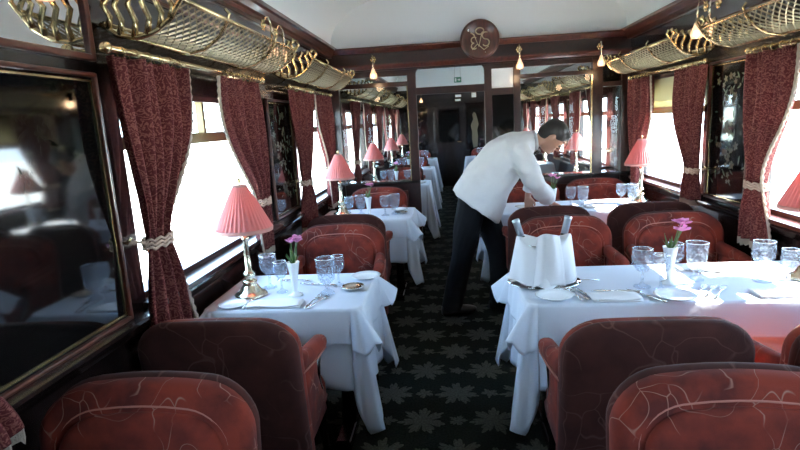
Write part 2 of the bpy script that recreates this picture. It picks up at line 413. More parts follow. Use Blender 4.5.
mono.tube([(-.06,-.032,-.08),(-.02,-.032,-.04),(.03,-.032,-.085),(.065,-.032,-.06)],rr*.8,6)
mono.v=[(a*1.25,b,c*1.25+.006) for a,b,c in mono.v]; mono.build('gilt_monogram','gilt',md,True)
MB().tube([(-.115,-.034,.075),(-.105,-.034,.095)],.008).build('screw_cap','silver',md,True)
MB().ball((.05,-.028,-.125),.007).build('screw_cap','silver',md,True)

# ------------------------------------------------------------------ wall panels of lacquer marquetry
def leafpoly(c,ang,L,W,n=6):
    pts=[]
    for k in range(n+1): t=k/n; pts.append((t*L,W*math.sin(PI*t)**.8))
    for k in range(n-1,0,-1): t=k/n; pts.append((t*L,-W*math.sin(PI*t)**.8))
    ca,sa=math.cos(ang),math.sin(ang)
    return [(c[0]+x*ca-y*sa,c[1]+x*sa+y*ca) for x,y in pts]
def wallpanel(X,sg,y0,y1,z0,z1,label,seed,arch=False,group=None,dense=1.0,dim=False):
    rnd=random.Random(seed); t=thing('lacquer_panel',label,'wall panel',(X,(y0+y1)/2,z0),0,group)
    hy=(y1-y0)/2; H=z1-z0
    def bx(mb,d0,d1,a,b,c,d): mb.box(*sorted((-sg*d0,-sg*d1)),a,b,c,d)
    q=MB(); bx(q,0,.012,-hy,hy,0,H); q.build('panel_board','lacquer',t)
    f=MB(); w=.015
    for a,b,c,d in ((-hy,-hy+w,0,H),(hy-w,hy,0,H),(-hy,hy,0,w),(-hy,hy,H-w,H)): bx(f,.0,.026,a,b,c,d)
    f.build('panel_frame','redwood',t,bevel=.005)
    g=MB(); w2=.006; i=.024
    for a,b,c,d in ((-hy+i,-hy+i+w2,i,H-i),(hy-i-w2,hy-i,i,H-i),(-hy+i,hy-i,i,i+w2),(-hy+i,hy-i,H-i-w2,H-i)): bx(g,.0,.017,a,b,c,d)
    g.build('gold_bead','brass',t)
    for mname,mt,cnt in (('flower_inlay','inlay_gold',int(26*dense)),('leaf_inlay','inlay_green',int(40*dense)),('pale_inlay','inlay_cream',int(12*dense))):
        k=MB()
        for _ in range(cnt):
            if mt=='inlay_green': cy=rnd.uniform(-hy*.75,hy*.75); cz=rnd.uniform(.12,.95)*H
            else: cy=rnd.gauss(0,hy*.22); cz=rnd.uniform(.15,.9)*H
            if dim: cz=rnd.uniform(.62,.95)*H; cy=rnd.uniform(-hy*.8,hy*.7)
            a0=rnd.uniform(0,6.28); L=rnd.uniform(.02,.05); nl=5 if mt!='inlay_green' else 1
            for j in range(nl):
                pp=leafpoly((cy,cz),a0+j*2*PI/nl,L*(.6 if nl>1 else 1.4),L*.16)
                pp=[(max(-hy+.04,min(hy-.04,u)),max(.04,min(H-.04,v_))) for u,v_ in pp]
                k.rings([[(-sg*.0118,u,v_) for u,v_ in pp],[(-sg*.0128,u,v_) for u,v_ in pp]])
        k.build(mname,'inlay_dim' if dim else mt,t)
    return t
wallpanel(XL,-1,.97,1.755,.86,1.715,'large glossy black lacquer panel with thin gold frame, nearest on the left wall',3,dense=.6,dim=True)
wallpanel(XL,-1,3.47,4.03,.90,1.70,'narrow black lacquer marquetry panel between the first and second left windows',4)
wallpanel(XR,1,3.38,3.90,.88,1.78,'narrow black lacquer marquetry panel between the two right windows',5)
wallpanel(XR,1,1.12,1.66,.88,1.75,'black lacquer marquetry panel on the right wall nearest the viewer',6)
for k,y in enumerate((7.82,10.12)):
    for X,sg,sd in ((XL,-1,'left'),(XR,1,'right')):
        wallpanel(X,sg,y,y+.45,.90,1.70,'dark marquetry panel on the %s wall of the next saloon, %s the glass'%(sd,'nearer' if k==0 else 'farther from'),10+k,dense=.5)
t=thing('marquetry_figure_panel','tall dark panel with pale inlaid figure right of the far end door','wall panel',(.62,YE-.053,.75))
MB().box(-.2,.2,-.02,0,0,1.1).build('panel_board','lacquer',t)
q=MB()
q.poly([(-.04,.1),(.05,.12),(.07,.35),(.05,.5),(.09,.62),(.06,.75),(.03,.86),(-.01,.9),(-.05,.84),(-.03,.74),(-.09,.6),(-.06,.45),(-.07,.3)],-.024,-.02,'y'); q.build('inlaid_figure','inlay_cream',t)
t=thing('marquetry_figure_panel','tall dark panel on the far end wall left of its door','wall panel',(-.7,YE-.053,.75))
MB().box(-.25,.25,-.02,0,0,1.1).build('panel_board','lacquer',t)
q=MB()
for k in range(14): q.poly(leafpoly((random.uniform(-.1,.1),.2+k*.055),random.uniform(0,6),.07,.015),-.024,-.02,'y')
q.build('leaf_inlay','inlay_gold',t)
# mirror transom above the near left panel
t=thing('transom_mirror','framed mirror strip above the large lacquer panel at top left','mirror',(XL,1.36,1.775))
MB().box(0,.012,-.37,.385,0,.38).build('mirror_glass','mirror',t)
f=MB()
for a,b,c,d in ((-.39,-.37,-.02,.4),(.385,.41,-.02,.4),(-.39,.41,-.022,.0),(-.39,.41,.38,.4)): f.box(0,.024,a,b,c,d)
f.build('mirror_frame','redwood',t,bevel=.004)

# ------------------------------------------------------------------ luggage racks
def rackprof(t):     # 0 wall .. 1 front rim ; (depth from wall, z)
    pts=[(.01,1.885),(.06,1.845),(.13,1.83),(.20,1.845),(.26,1.885),(.30,1.94)]
    x=t*5; i=min(int(x),4); f=x-i
    return (lerp(pts[i][0],pts[i+1][0],f),lerp(pts[i][1],pts[i+1][1],f))
def make_rack(X,sg,y0,y1,label,group,detail=True):
    t=thing('luggage_rack',label,'luggage rack',(X,y0,1.83),0,group); L=y1-y0
    P=lambda d,y,z:(-sg*d,y,z-1.83)
    nl=int(L/.026) if detail else int(L/.06); nc=18 if detail else 8
    net=MB()
    vs=[];fs=[];idx={}
    # diamond lattice
    for j in range(nc+1):
        for i in range(nl+1):
            if (i+j)%2==0:
                d,z=rackprof(j/nc); idx[i,j]=len(vs); vs.append(P(d,L*i/nl,z))
    def v_(i,j): return idx.get((i,j))
    for j in range(nc+1):
        for i in range(nl+1):
            if (i+j)%2: 
                q=[v_(i-1,j),v_(i,j-1),v_(i+1,j),v_(i,j+1)]; q=[a for a in q if a is not None]
                if len(q)>=3: fs.append(tuple(q))
    net.add(vs,fs)
    net.build('net_basket','brass_net',t,mods=[('WIREFRAME',dict(thickness=.008 if detail else .014,use_even_offset=False))])
    MB().tube([P(.30,0,1.945),P(.30,L,1.945)],.009,8).build('front_rail','brass',t,True)
    MB().tube([P(.02,0,1.885),P(.02,L,1.885)],.008,8).tube([P(.13,0,1.826),P(.13,L,1.826)],.006,6).build('wall_rail','brass',t,True)
    for f in (.28,.72):
        MB().tube([P(*(lambda a:(a[0],L*f,a[1]-.008))(rackprof(k/12))) for k in range(13)]+[P(.315,L*f,1.965),P(.30,L*f,1.985)],.007,8).build('support_rib','brass',t,True)
    for ye in (0,L):
        e=MB(); e.tube([P(rackprof(k/14)[0],ye,rackprof(k/14)[1]) for k in range(15)]+[P(.325,ye,1.975),P(.315,ye,2.0)],.009,8)
        for k in range(7):
            tt=.1+.14*k; d,z=rackprof(tt); h=.075+.02*math.sin(k*2.)
            top=1.975+.03*(k/6)
            e.tube([P(d,ye,z),P(d+.012,ye,lerp(z,top,.35)),P(d-.008,ye,lerp(z,top,.7)),P(d+.014,ye,top)],[.012,.010,.010,.014],6)
        e.build('end_bracket','brass',t,True)
    return t
RG='brass luggage racks along both side walls'
make_rack(XL,-1,1.84,3.22,'long netted brass luggage rack above the nearest left window',RG)
make_rack(XL,-1,3.66,5.15,'netted brass luggage rack above the second left window',RG)
make_rack(XR,1,1.70,3.42,'netted brass luggage rack above the nearest right window, cut by the frame',RG)
make_rack(XR,1,3.85,5.30,'netted brass luggage rack above the right window with the blind',RG)
wd=('just beyond the glass partition','midway along the next saloon','nearest the far end wall')
for k,y in enumerate((6.3,8.6,10.9)):
    make_rack(XL,-1,y,y+1.5,'brass luggage rack on the left wall %s'%wd[k],RG,False)
    make_rack(XR,1,y,y+1.5,'brass luggage rack on the right wall %s'%wd[k],RG,False)

# ------------------------------------------------------------------ curtains, rods
def curve3(a,b,c,zt,z0,z1,z,bulge):
    """value at height z: a at top z1, b at tie zt, c at bottom z0"""
    if z>=zt:
        t=(z1-z)/(z1-zt); return lerp(a,b,sm(t)**bulge)
    t=max(0,min(1,(zt-z)/(zt-z0))); return lerp(b,c,1-(1-t)**1.6)
def curtain(X,sg,top,tie,bot,zt,z0,label,inner,fringe_side=1,off=.075,nf=6,bulge=1.5,ztop=1.77,seed=0,lowres=False):
    """top/tie/bot : (y_outer,y_inner); inner edge carries the fringe; hook on the outer side"""
    t=thing('curtain',label,'curtain',(X,top[0],z0),0,'red brocade curtains tied back at the windows')
    if not lowres:
        k=(abs(X)-off)/(1.17 if sg<0 else 1.74); kk=lambda p:(p[0]*k,p[1]*k)
        top,tie,bot=kk(top),kk(tie),kk(bot); zt=1.5+(zt-1.5)*k; t.location=(X,top[0],z0)
    oy=top[0]; nu,nv=(72,40) if not lowres else (20,10)
    def pt(u,z,extra=0):
        ya=curve3(top[0],tie[0],bot[0],zt,z0,ztop,z,bulge); yb=curve3(top[1],tie[1],bot[1],zt,z0,ztop,z,bulge)
        y=lerp(ya,yb,u); pinch=math.exp(-((z-zt)/.10)**2)
        amp=.024*(1-.4*pinch); ph=seed*1.7
        x=off+amp*math.sin(2*PI*nf*u+ph+1.2*math.sin(z*4+seed))+.012*math.sin(2*PI*nf*.47*u+z*5)
        x-= .0*pinch
        return (-sg*(x+extra),y-oy,z-z0)
    zs=lambda v:lerp(ztop,z0,v)
    MB().grid(lambda u,v:pt(u,zs(v)+ (0.012*math.sin(2*PI*nf*u) if v>.99 else 0)),nu,nv).build('drape','brocade',t,True,mods=[('SOLIDIFY',dict(thickness=.004)),])
    fr=MB(); sd=1 if top[1]>top[0] else -1
    n=60 if not lowres else 16
    def fe(u,v):
        z=lerp(ztop,z0,v); p=pt(1,z); w=.022*(1+.35*math.sin(v*190)); return (p[0]-sg*.003,p[1]+sd*(u-.3)*w,p[2])
    fr.grid(fe,2,n*2)
    def fb(u,v):
        p=pt(u,z0); return (p[0]-sg*.002,p[1],p[2]+.012-v*(.035+.008*math.sin(u*150)))
    fr.grid(fb,60 if not lowres else 12,2)
    fr.build('fringe','fringe',t,mods=[('SOLIDIFY',dict(thickness=.008))])
    # rope tie
    c=(tie[0]+tie[1])/2-oy; ry=abs(tie[1]-tie[0])/2+.012; rp=MB()
    for k in range(3):
        rp.tube([(-sg*(off+.036*math.cos(a)),c+ry*math.sin(a),zt-z0+(k-1)*.014+.006*math.sin(a*9)) for a in [2*PI*j/28 for j in range(28)]],.006,6,True)
    hy=tie[0]-oy-sd*.06
    rp.tube([(-sg*(off+.01),tie[0]-oy,zt-z0),(-sg*.06,tie[0]-oy-sd*.03,zt-z0+.015),(-sg*.01,hy,zt-z0+.02)],.006,6)
    rp_=rp.build('tie_rope','rope',t,True)
    MB().tube([(0,hy,zt-z0+.02),(-sg*.035,hy,zt-z0+.02),(-sg*.05,hy,zt-z0+.035)],.006,6).build('hook','brass',rp_,True)
    return t
def rod(X,sg,y0,y1,label,ranges,lowres=False):
    t=thing('curtain_rod',label,'curtain rod',(X,y0,1.79),0,'brass curtain rods with rings')
    L=y1-y0
    MB().tube([(-sg*.078,0,0),(-sg*.078,L,0)],.011,10).build('pole','brass',t,True)
    for yy in (0,L): MB().ball((-sg*.078,yy,0),.02).build('finial','brass',t,True)
    for yy in (.05,L-.05): MB().tube([(0,yy,0),(-sg*.078,yy,0)],.007).build('rod_bracket','brass',t,True)
    if lowres: return t
    first=None
    for a,b in ranges:
        n=max(4,int(abs(b-a)/.07))
        for k in range(n):
            y=lerp(a,b,(k+.5)/n)-y0
            if first is None:
                first=MB().tube([(.019*math.cos(q),0,.019*math.sin(q)-.007) for q in [2*PI*j/14 for j in range(14)]],.0032,6,True).build('ring','brass',t,True); o=first
            else: o=first.copy(); COL.objects.link(o); o.parent=t
            o.location=(-sg*.078,y,0); o.rotation_euler=(0,0,random.uniform(-.5,.5))
    return t
rod(XL,-1,1.74,3.24,'brass curtain rod over the nearest left window',[(1.78,2.26),(2.66,3.20)])
rod(XL,-1,3.82,5.18,'brass curtain rod over the second left window',[(3.88,4.45),(4.65,5.12)])
rod(XR,1,1.68,3.32,'brass curtain rod over the nearest right window',[(1.75,2.1),(2.88,3.28)])
rod(XR,1,3.84,5.34,'brass curtain rod over the right window with the blind',[(3.88,4.3),(4.8,5.28)])
curtain(XL,-1,(1.885,2.42),(1.95,2.10),(1.90,2.20),1.09,.72,'large red brocade curtain beside the big lacquer panel, nearest on the left',1,seed=1,nf=6,bulge=2.0)
curtain(XL,-1,(3.44,2.80),(3.36,3.20),(3.36,3.13),1.06,.80,'red curtain with cream tasselled edge behind the nearest left pink lamp',1,seed=2,bulge=1.7)
curtain(XL,-1,(4.12,4.80),(4.26,4.46),(4.22,4.55),1.06,.74,'plain dark red curtain on the near side of the second left window',1,seed=3,nf=6,bulge=2.2)
curtain(XL,-1,(5.50,4.92),(5.42,5.22),(5.42,5.15),1.06,.78,'red curtain on the far side of the second left window above the second lamp',1,seed=4,bulge=1.6)
curtain(XR,1,(3.36,2.92),(3.32,3.14),(3.40,3.08),1.04,.72,'large bright red brocade curtain with cream edge, nearest on the right',1,seed=5,bulge=2.0,nf=5)
curtain(XR,1,(3.93,4.42),(3.98,4.14),(3.98,4.22),1.05,.84,'dark red curtain between the right lacquer panel and the blind window',1,seed=6,bulge=2.2,nf=5)
curtain(XR,1,(5.42,4.86),(5.34,5.16),(5.30,5.12),1.05,.84,'red curtain behind the second right lamp near the partition',1,seed=7,bulge=1.7)
curtain(XL,-1,(.80,.45),(.92,.70),(1.24,.80),1.12,.80,'end of a red curtain with cream fringe at the lower left corner',1,seed=8,bulge=1.6,off=.09)
# beyond the partition
for k,y in enumerate((6.35,8.65,10.95)):
    for X,sg,sd in ((XL,-1,'left'),(XR,1,'right')):
        e=y+1.4 if k<2 else y+1.35
        curtain(X,sg,(y-.03,y+.5),(y+.05,y+.2),(y,y+.25),1.06,.82,'near red curtain of the %s window %s'%(sd,wd[k]),1,seed=k+9,lowres=True)
        curtain(X,sg,(e+.03,e-.5),(e-.05,e-.2),(e,e-.25),1.06,.82,'far red curtain of the %s window %s'%(sd,wd[k]),1,seed=k+14,lowres=True)
        rod(X,sg,y-.05,e+.05,'curtain rod over the %s window %s'%(sd,wd[k]),[],True)
# roller blind
t=thing('roller_blind','short cream roller blind at the top of the second right window','blind',(XR-.02,4.02,1.50))
MB().box(-.003,.003,0,1.26,0,.25).build('blind_cloth','blind',t)
MB().tube([(0,0,.255),(0,1.26,.255)],.018).build('roller','mahogany',t,True)
MB().box(-.008,.008,0,1.26,-.012,.008).build('hem_bar','gold_line',t)

# ------------------------------------------------------------------ tulip wall lights
def make_tulip():
    t=thing('tulip_wall_light','brass wall light','wall light')
    r=MB()
    for k in range(6): a=k*PI/3; r.ball((0.022*math.cos(a),-.012,0.022*math.sin(a)),.012,.008,.012,8,6)
    r.ball((0,-.016,0),.014,n=10,m=8); r.build('rosette','brass',t,True)
    MB().tube([(0,-.01,0),(0,-.03,.045),(0,-.05,.04),(0,-.058,0),(0,-.06,-.09)],[.006,.006,.006,.006,.008]).build('stem','lamp_metal',t,True)
    MB().lathe([(.008,-.085),(.014,-.095),(.022,-.12),(.034,-.145),(.036,-.165),(.030,-.185),(.027,-.185),(.033,-.165),(.030,-.145),(.018,-.12),(.006,-.1)],(0,-.06,0),16,wave=lambda a,r_,z:1+.05*math.cos(5*a)).build('glass_shade','tulip',t,True)
    MB().ball((0,-.06,-.16),.019,.019,.024).build('bulb','bulb',t,True)
    return t
tul=make_tulip()
TG='brass wall lights with tulip shaped glass'
for (x,y,z,rz,lb) in ((-.708,YP-.06,2.125,0,'tulip light on the header beam over the left glass pane'),
        (.717,YP-.06,2.13,0,'tulip light on the header beam just right of the crest'),
        (1.48,YP-.06,2.11,0,'rightmost tulip light on the header beam'),
        (-1.075,3.52,2.10,PI/2,'tulip light hanging from the left cornice between the two racks'),
        (-1.075,3.28,2.11,PI/2,'tulip light by the far end of the nearest left rack'),
        (1.62,3.66,2.10,-PI/2,'tulip light hanging from the right cornice between the two racks'),
        (1.62,3.50,2.09,-PI/2,'tulip light by the far end of the nearest right rack'),
        (-1.06,1.80,2.15,PI/2,'tulip light at the top left above the end of the rack'),
        (-.565,YE-.06,2.10,0,'small tulip light on the far end wall seen through the doorway')):
    put(tul,(x,y,z),rz,lb,TG)
# the last one hangs from a bracket post beyond the partition: make it a ceiling pendant
for i,(x,y,z) in enumerate(((-.708,5.4,2.0),(.717,5.4,2.0),(1.48,5.4,1.98),(-.98,3.52,1.97),(1.52,3.66,1.97))):
    l=bpy.data.lights.new('tulip_bulb_light','POINT'); l.energy=1.2; l.color=(1,.65,.38); l.shadow_soft_size=.04
    o=bpy.data.objects.new('tulip_bulb_light',l); o.location=(x,y-.1,z-.12); COL.objects.link(o)
def vz(x):  # ceiling height above x
    best=min(range(201),key=lambda i:abs(vault(i/200,0)[0]-x)); return vault(best/200,0)[2]
for x,y,lb in ((-.30,4.2,'small round ceiling light left of centre at the top edge'),(-.05,9.2,'small ceiling light seen through the arched transom')):
    t=thing('ceiling_light',lb,'ceiling light',(x,y,vz(x)),0)
    MB().lathe([(.0,0),(.035,0),(.035,-.012),(.022,-.02),(.0,-.02)],(0,0,0),20).build('brass_cup','brass',t,True)
    MB().ball((0,0,-.028),.02).build('bulb','bulb',t,True)
t=thing('exit_sign','small green emergency exit sign hanging beyond the arched transom','sign',(.15,7.0,1.985))
MB().box(-.045,.045,-.006,.006,-.032,.032).build('sign_plate','green_sign',t)
q=MB(); q.poly([(-.035,-.02),(-.015,-.02),(-.015,.022),(-.035,.022)],-.008,-.006,'y'); q.poly([(0,-.005),(.015,-.005),(.015,-.018),(.036,.0),(.015,.018),(.015,.006),(0,.006)],-.008,-.006,'y'); q.build('white_pictogram','white_sign',t)
q=MB(); 
for xx in (-.035,.035): q.tube([(xx,0,.032),(xx,0,vz(.15)-1.985+.02)],.0012,5)
q.build('hanging_wires','brass',t)
# added white plates stand in for ceiling reflections seen in the doorway
for x,z,w,h,lb in ((.27,2.02,.13,.05,'upper white plate for a ceiling reflection above the far door'),(.26,1.93,.12,.04,'lower white plate for a ceiling reflection above the far door'),(.62,2.02,.1,.1,'white framed plate for a ceiling reflection right of the far door')):
    t=thing('reflection_plate',lb,'reflection',(x,YE-.05,z)); MB().box(-w/2,w/2,-.012,0,-h/2,h/2).build('plate','white_sign',t,bevel=.003); MB().box(-w/2-.006,w/2+.006,-.008,0,-h/2-.006,h/2+.006).build('plate_frame','brass',t)

# ------------------------------------------------------------------ chairs
def outline(hw,z0,z1,rt,rb,n=8):
    pts=[]
    for cx,cz,a0,r in ((hw-rt,z1-rt*.8,0,rt),(-hw+rt,z1-rt*.8,90,rt),(-hw+rb,z0+rb,180,rb),(hw-rb,z0+rb,270,rb)):
        for k in range(n+1):
            a=math.radians(a0+90*k/n); s_=.8 if r==rt else 1
            pts.append((cx+r*math.cos(a),cz+r*s_*math.sin(a)))
    # subdivide long top/bottom edges
    out=[]
    for i,p in enumerate(pts):
        q=pts[(i+1)%len(pts)]; out.append(p)
        d=math.hypot(q[0]-p[0],q[1]-p[1]); m=int(d/.07)
        for k in range(1,m+1): out.append((lerp(p[0],q[0],k/(m+1)),lerp(p[1],q[1],k/(m+1))))
    return out
def slab(mb,ol,y0,y1,r,bend=.35,lean=.0,crown=.02):
    cx=sum(p[0] for p in ol)/len(ol); cz=sum(p[1] for p in ol)/len(ol); xm=max(abs(p[0]) for p in ol)
    zt=max(p[1] for p in ol)
    def T(x,z,y):
        z2=z+(crown*(1-(x/xm)**2) if z>cz else 0)
        return (x,y+bend*x*x-lean*(z-.45),z2)
    rings=[]
    def ins(d): return [(cx+(x-cx)*(1-d/abs(xm)),cz+(z-cz)*(1-d/(zt-cz))) for x,z in ol]
    seq=[(r*3.2,y0-.0*r),(r*1.6,y0),(r*.6,y0+r*.15),(r*.15,y0+r*.5),(0,y0+r),(0,y1-r),(r*.15,y1-r*.5),(r*.6,y1-r*.15),(r*1.6,y1),(r*3.2,y1)]
    for d,y in seq: rings.append([T(x,z,y) for x,z in ins(d)])
    # inner fans to follow the bend
    for f in (.6,.3,.02): rings.append([T(cx+(x-cx)*f,cz+(z-cz)*f,y1) for x,z in ins(r*3.2)])
    pre=[[T(cx+(x-cx)*f,cz+(z-cz)*f,y0) for x,z in ins(r*3.2)] for f in (.02,.3,.6)]
    mb.rings(pre+rings); return mb
def make_chair():
    t=thing('dining_armchair','red plush dining armchair','chair')
    slab(MB(),outline(.29,.26,.845,.13,.03),-.05,.045,.035,lean=.12).build('backrest','plush',t,True)
    slab(MB(),outline(.222,.42,.782,.10,.04),.03,.066,.016,lean=.12).build('back_cushion','plush',t,True); bc=[o for o in t.children if o.name.startswith('back_cushion')][0]
    slab(MB(),outline(.292,.255,.850,.133,.03),-.062,-.002,.026,lean=.12).build('rear_cover','plush_back',t,True)  # darker back fabric, carried over the rim to put its shade into colour
    ol=outline(.236,.41,.794,.108,.04); MB().tube([(x,.042+.35*x*x-.12*(z-.45),z+(.02*(1-(x/.236)**2) if z>.6 else 0)) for x,z in ol],.004,6,True).build('piping','piping',bc,True)
    s=MB(); rings=[]
    for d,z in ((.03,.27),(.0,.29),(0,.40),(.012,.435),(.05,.455),(.15,.465)):
        rings.append([(x,y,z) for x,y in [(a*(1-d/.27),.215+(b-.215)*(1-d/.27)) for a,b in outline(.265,.0,.43,.07,.03)]])
    s.rings(rings); s.build('seat','plush',t,True)
    for sx in (-1,1):
        a=MB(); secs=[]
        for (x,y,z,rx,rz) in ((.255,-.01,.655,.028,.04),(.262,.06,.65,.03,.038),(.27,.15,.645,.033,.034),(.276,.23,.64,.034,.032),(.278,.29,.635,.032,.030),(.278,.325,.62,.02,.02)):
            secs.append(((sx*x,y,z),(0,1,-.15),(1,0,0),rx,rz))
        a.loft(secs,14,2.4); ap=a.build('arm_pad','plush',t,True)
        a=MB(); a.loft([((sx*x,y,z),(0,y2,-1),(1,0,0),.024,ry) for x,y,z,y2,ry in ((.266,.13,.63,0,.10),(.266,.12,.53,0,.10),(.262,.15,.44,0,.13),(.26,.2,.36,0,.18))],12,3); a.build('arm_side','plush',t,True)
        MB().tube([(sx*(x+.036*sgn2),y,z) for x,y,z,sgn2 in ((.258,.0,.635,.85),(.27,.15,.622,.88),(.278,.29,.61,.7),(.278,.33,.605,0))],.004,6).build('arm_piping','piping',ap,True)
        MB().limb([(sx*.272,.29,.61),(sx*.27,.25,.54),(sx*.265,.27,.46),(sx*.255,.35,.36),(sx*.25,.385,.29)],[.015,.014,.014,.017,.02],8).build('arm_support','darkwood',t,True)
        for yy,dy in ((.02,-.05),(.385,.03)):
            MB().limb([(sx*.23,yy,.29),(sx*.235,yy+dy*.3,.15),(sx*.245,yy+dy,.0)],[.024,.018,.014],10).build('leg','darkwood',t,True)
    return t
ch=make_chair()
chairs=[(-.815,1.225,PI,'armchair facing the viewer at the bottom left corner, its patterned front lit',0),
 (.66,1.235,PI,'armchair facing the viewer at the bottom right, its patterned front lit',0),
 (1.38,1.235,PI,'armchair facing the viewer in the lower right corner beyond the frame edge',0),
 (-.835,1.765,0,'dark backed armchair turned away at the nearest left table',0),
 (.625,1.69,0,'dark backed armchair turned away at the aisle end of the nearest right table',0),
 (1.32,1.69,0,'dark backed armchair turned away at the window end of the nearest right table',0),
 (-.72,3.38,PI,'armchair facing the viewer across the nearest left table',0),
 (.70,3.38,PI,'armchair facing the viewer behind the napkin draped ice bucket',0),
 (1.36,3.38,PI,'armchair facing the viewer behind the pink flowers',0),
 (-.77,3.88,0,'armchair turned away at the second left table, only its top rim showing',0),
 (.70,3.90,0,'armchair turned away next to the waiter at the second right table',0),
 (1.40,3.90,0,'armchair turned away at the window end of the second right table',0),
 (-.72,5.38,PI,'armchair facing the viewer against the partition left of the doorway',0),
 (.78,5.36,PI,'armchair behind the waiter against the partition',0),
 (1.42,5.36,PI,'armchair facing the viewer against the partition at far right',0)]
CG='red plush armchairs at the tables'
for x,y,r,lb,_ in chairs: put(ch,(x,y,0),r,lb,CG)
for k,y in enumerate((6.9,9.1,11.3)):
    w_=('first','second','last')[k]
    for x,sd in ((-.68,'left'),(.80,'right')):
        put(ch,(x,y-.82,0),0,'armchair turned away at the %s %s table beyond the glass partition'%(w_,sd),CG)
        put(ch,(x,y+.82,0),PI,'armchair facing this way at the %s %s table beyond the glass partition'%(w_,sd),CG)

# ------------------------------------------------------------------ tables and cloths
def clothmesh(hx,hy,d,zt,flare,cr=.05,wav=1.0,seed=0,cfl=.16,cap=1.5,nv=14,plat=1.5):
    rnd=random.Random(seed); per=[]
    # perimeter samples with outward angle
    def side(x0,y0,x1,y1,nx,ny,n):
        for k in range(n): t=k/n; per.append((lerp(x0,x1,t),lerp(y0,y1,t),nx,ny,0,t))
    def corner(cx,cy,a0,n=20):
        for k in range(n+1):
            a=math.radians(a0+90*k/n); per.append((cx+cr*math.cos(a),cy+cr*math.sin(a),math.cos(a),math.sin(a),1,k/n))
    corner(hx-cr,hy-cr,0); side(hx-cr,hy,-hx+cr,hy,0,1,24); corner(-hx+cr,hy-cr,90); side(-hx,hy-cr,-hx,-hy+cr,-1,0,18)
    corner(-hx+cr,-hy+cr,180); side(-hx+cr,-hy,hx-cr,-hy,0,-1,24); corner(hx-cr,-hy+cr,270); side(hx,-hy+cr,hx,hy-cr,1,0,18)
    rings=[]
    N=len(per)
    for i,(x,y,nx,ny,c,t) in enumerate(per): pass
    for f in (.02,.5,.9): rings.append([(x*f,y*f,zt) for x,y,*_ in per])
    rings.append([(x-nx*.008,y-ny*.008,zt) for x,y,nx,ny,c,t in per])
    phs=[rnd.uniform(0,6) for _ in range(4)]
    for j in range(nv+1):
        v=j/nv; ring=[]
        for i,(x,y,nx,ny,c,t) in enumerate(per):
            if c:
                w=math.sin(PI*t); tri=1-abs(2*t-1); tip=min(1,plat*tri); L=d*(1+(cap-1)*tip)
                fold=math.cos(2*PI*(t-.5)*3)
                o=flare+cfl*(sm(tri*1.2)*.8+.2*fold*w)-.05*math.exp(-((tri-.12)/.1)**2)
            else:
                e=min(t,1-t); L=d*(1-.02*math.sin(t*9+phs[0])); o=flare+.05*wav*math.sin(t*2*PI*2.5+phs[1])*min(1,e*5)-.05*math.exp(-(e/.06)**2)*0
            s=v*L
            drop=s*math.sqrt(max(.2,1-min(.8,o*o*3)))
            ease=1-math.exp(-s/.03)
            out=.006*ease+o*s*1.0
            ring.append((x+nx*out,y+ny*out,zt-drop*(1 if v>0 else 0)-.002*ease))
        rings.append(ring)
    m=MB(); m.rings(rings,True,False)
    m.f.append(tuple(range(N))[::-1])
    return m
def make_table(x0,x1,y0,y1,label,cl,ol,seed,ph=.36,detail=True):
    cx,cy,hx,hy=(x0+x1)/2,(y0+y1)/2,(x1-x0)/2,(y1-y0)/2
    t=thing('dining_table',label,'table',(cx,cy,0),0,'dining tables under white cloths')
    MB().box(-hx+.012,hx-.012,-hy+.012,hy-.012,TZ-.035,TZ-.009).build('table_top','darkwood',t)
    for sx in (-1,1):
        MB().limb([(sx*(hx-.14),0,TZ-.03),(sx*(hx-.14),0,.3),(sx*(hx-.14),0,.05)],[.035,.03,.04],10).build('leg','darkwood',t,True)
        MB().box(sx*(hx-.14)-.04,sx*(hx-.14)+.04,-hy*.7,hy*.7,0,.05).build('foot','darkwood',t,bevel=.01)
    c=clothmesh(hx,hy,ph,TZ-.004,.05,seed=seed,cap=1.55,cfl=.18).build('tablecloth','linen',None,True,mods=[('SOLIDIFY',dict(thickness=.003,offset=1))])
    c.location=(cx,cy,0); tag(c,cl,'tablecloth','white tablecloths reaching low')
    if ol:
        c=clothmesh(hx+.004,hy+.004,.155,TZ+.001,.09,seed=seed+5,cap=1.7,cfl=.46,wav=1.0,plat=1.05).build('overlay_cloth','linen',None,True,mods=[('SOLIDIFY',dict(thickness=.002,offset=1))])
        c.location=(cx,cy,0); tag(c,ol,'tablecloth','short white overlay cloths')
T=TZ+.004
make_table(-1.10,-.40,2.17,2.72,'table beside the nearest left window','long white cloth under the nearest left table setting','short white top cloth with pointed corners on the nearest left table',1)
make_table(.30,1.68,2.16,2.72,'long table beside the nearest right window','long white cloth hanging from the nearest right table','short white top cloth with pointed corners on the nearest right table',2)
make_table(-1.10,-.32,4.32,4.88,'table at the second left window','long white cloth on the second left table','short top cloth on the second left table under glasses',3)
make_table(.31,1.68,4.34,4.90,'table the waiter leans over','long white cloth on the table the waiter leans over','short top cloth on the table the waiter leans over',4)
for k,y in enumerate((6.9,9.1,11.3)):
    w_=('first','second','last')[k]
    make_table(-1.02,-.24,y-.28,y+.28,'%s table on the left beyond the partition'%w_,'white cloth of the %s left table beyond the partition'%w_,None,6+k,.44)
    make_table(.36,1.68,y-.28,y+.28,'%s table on the right beyond the partition'%w_,'white cloth of the %s right table beyond the partition'%w_,None,9+k,.44)

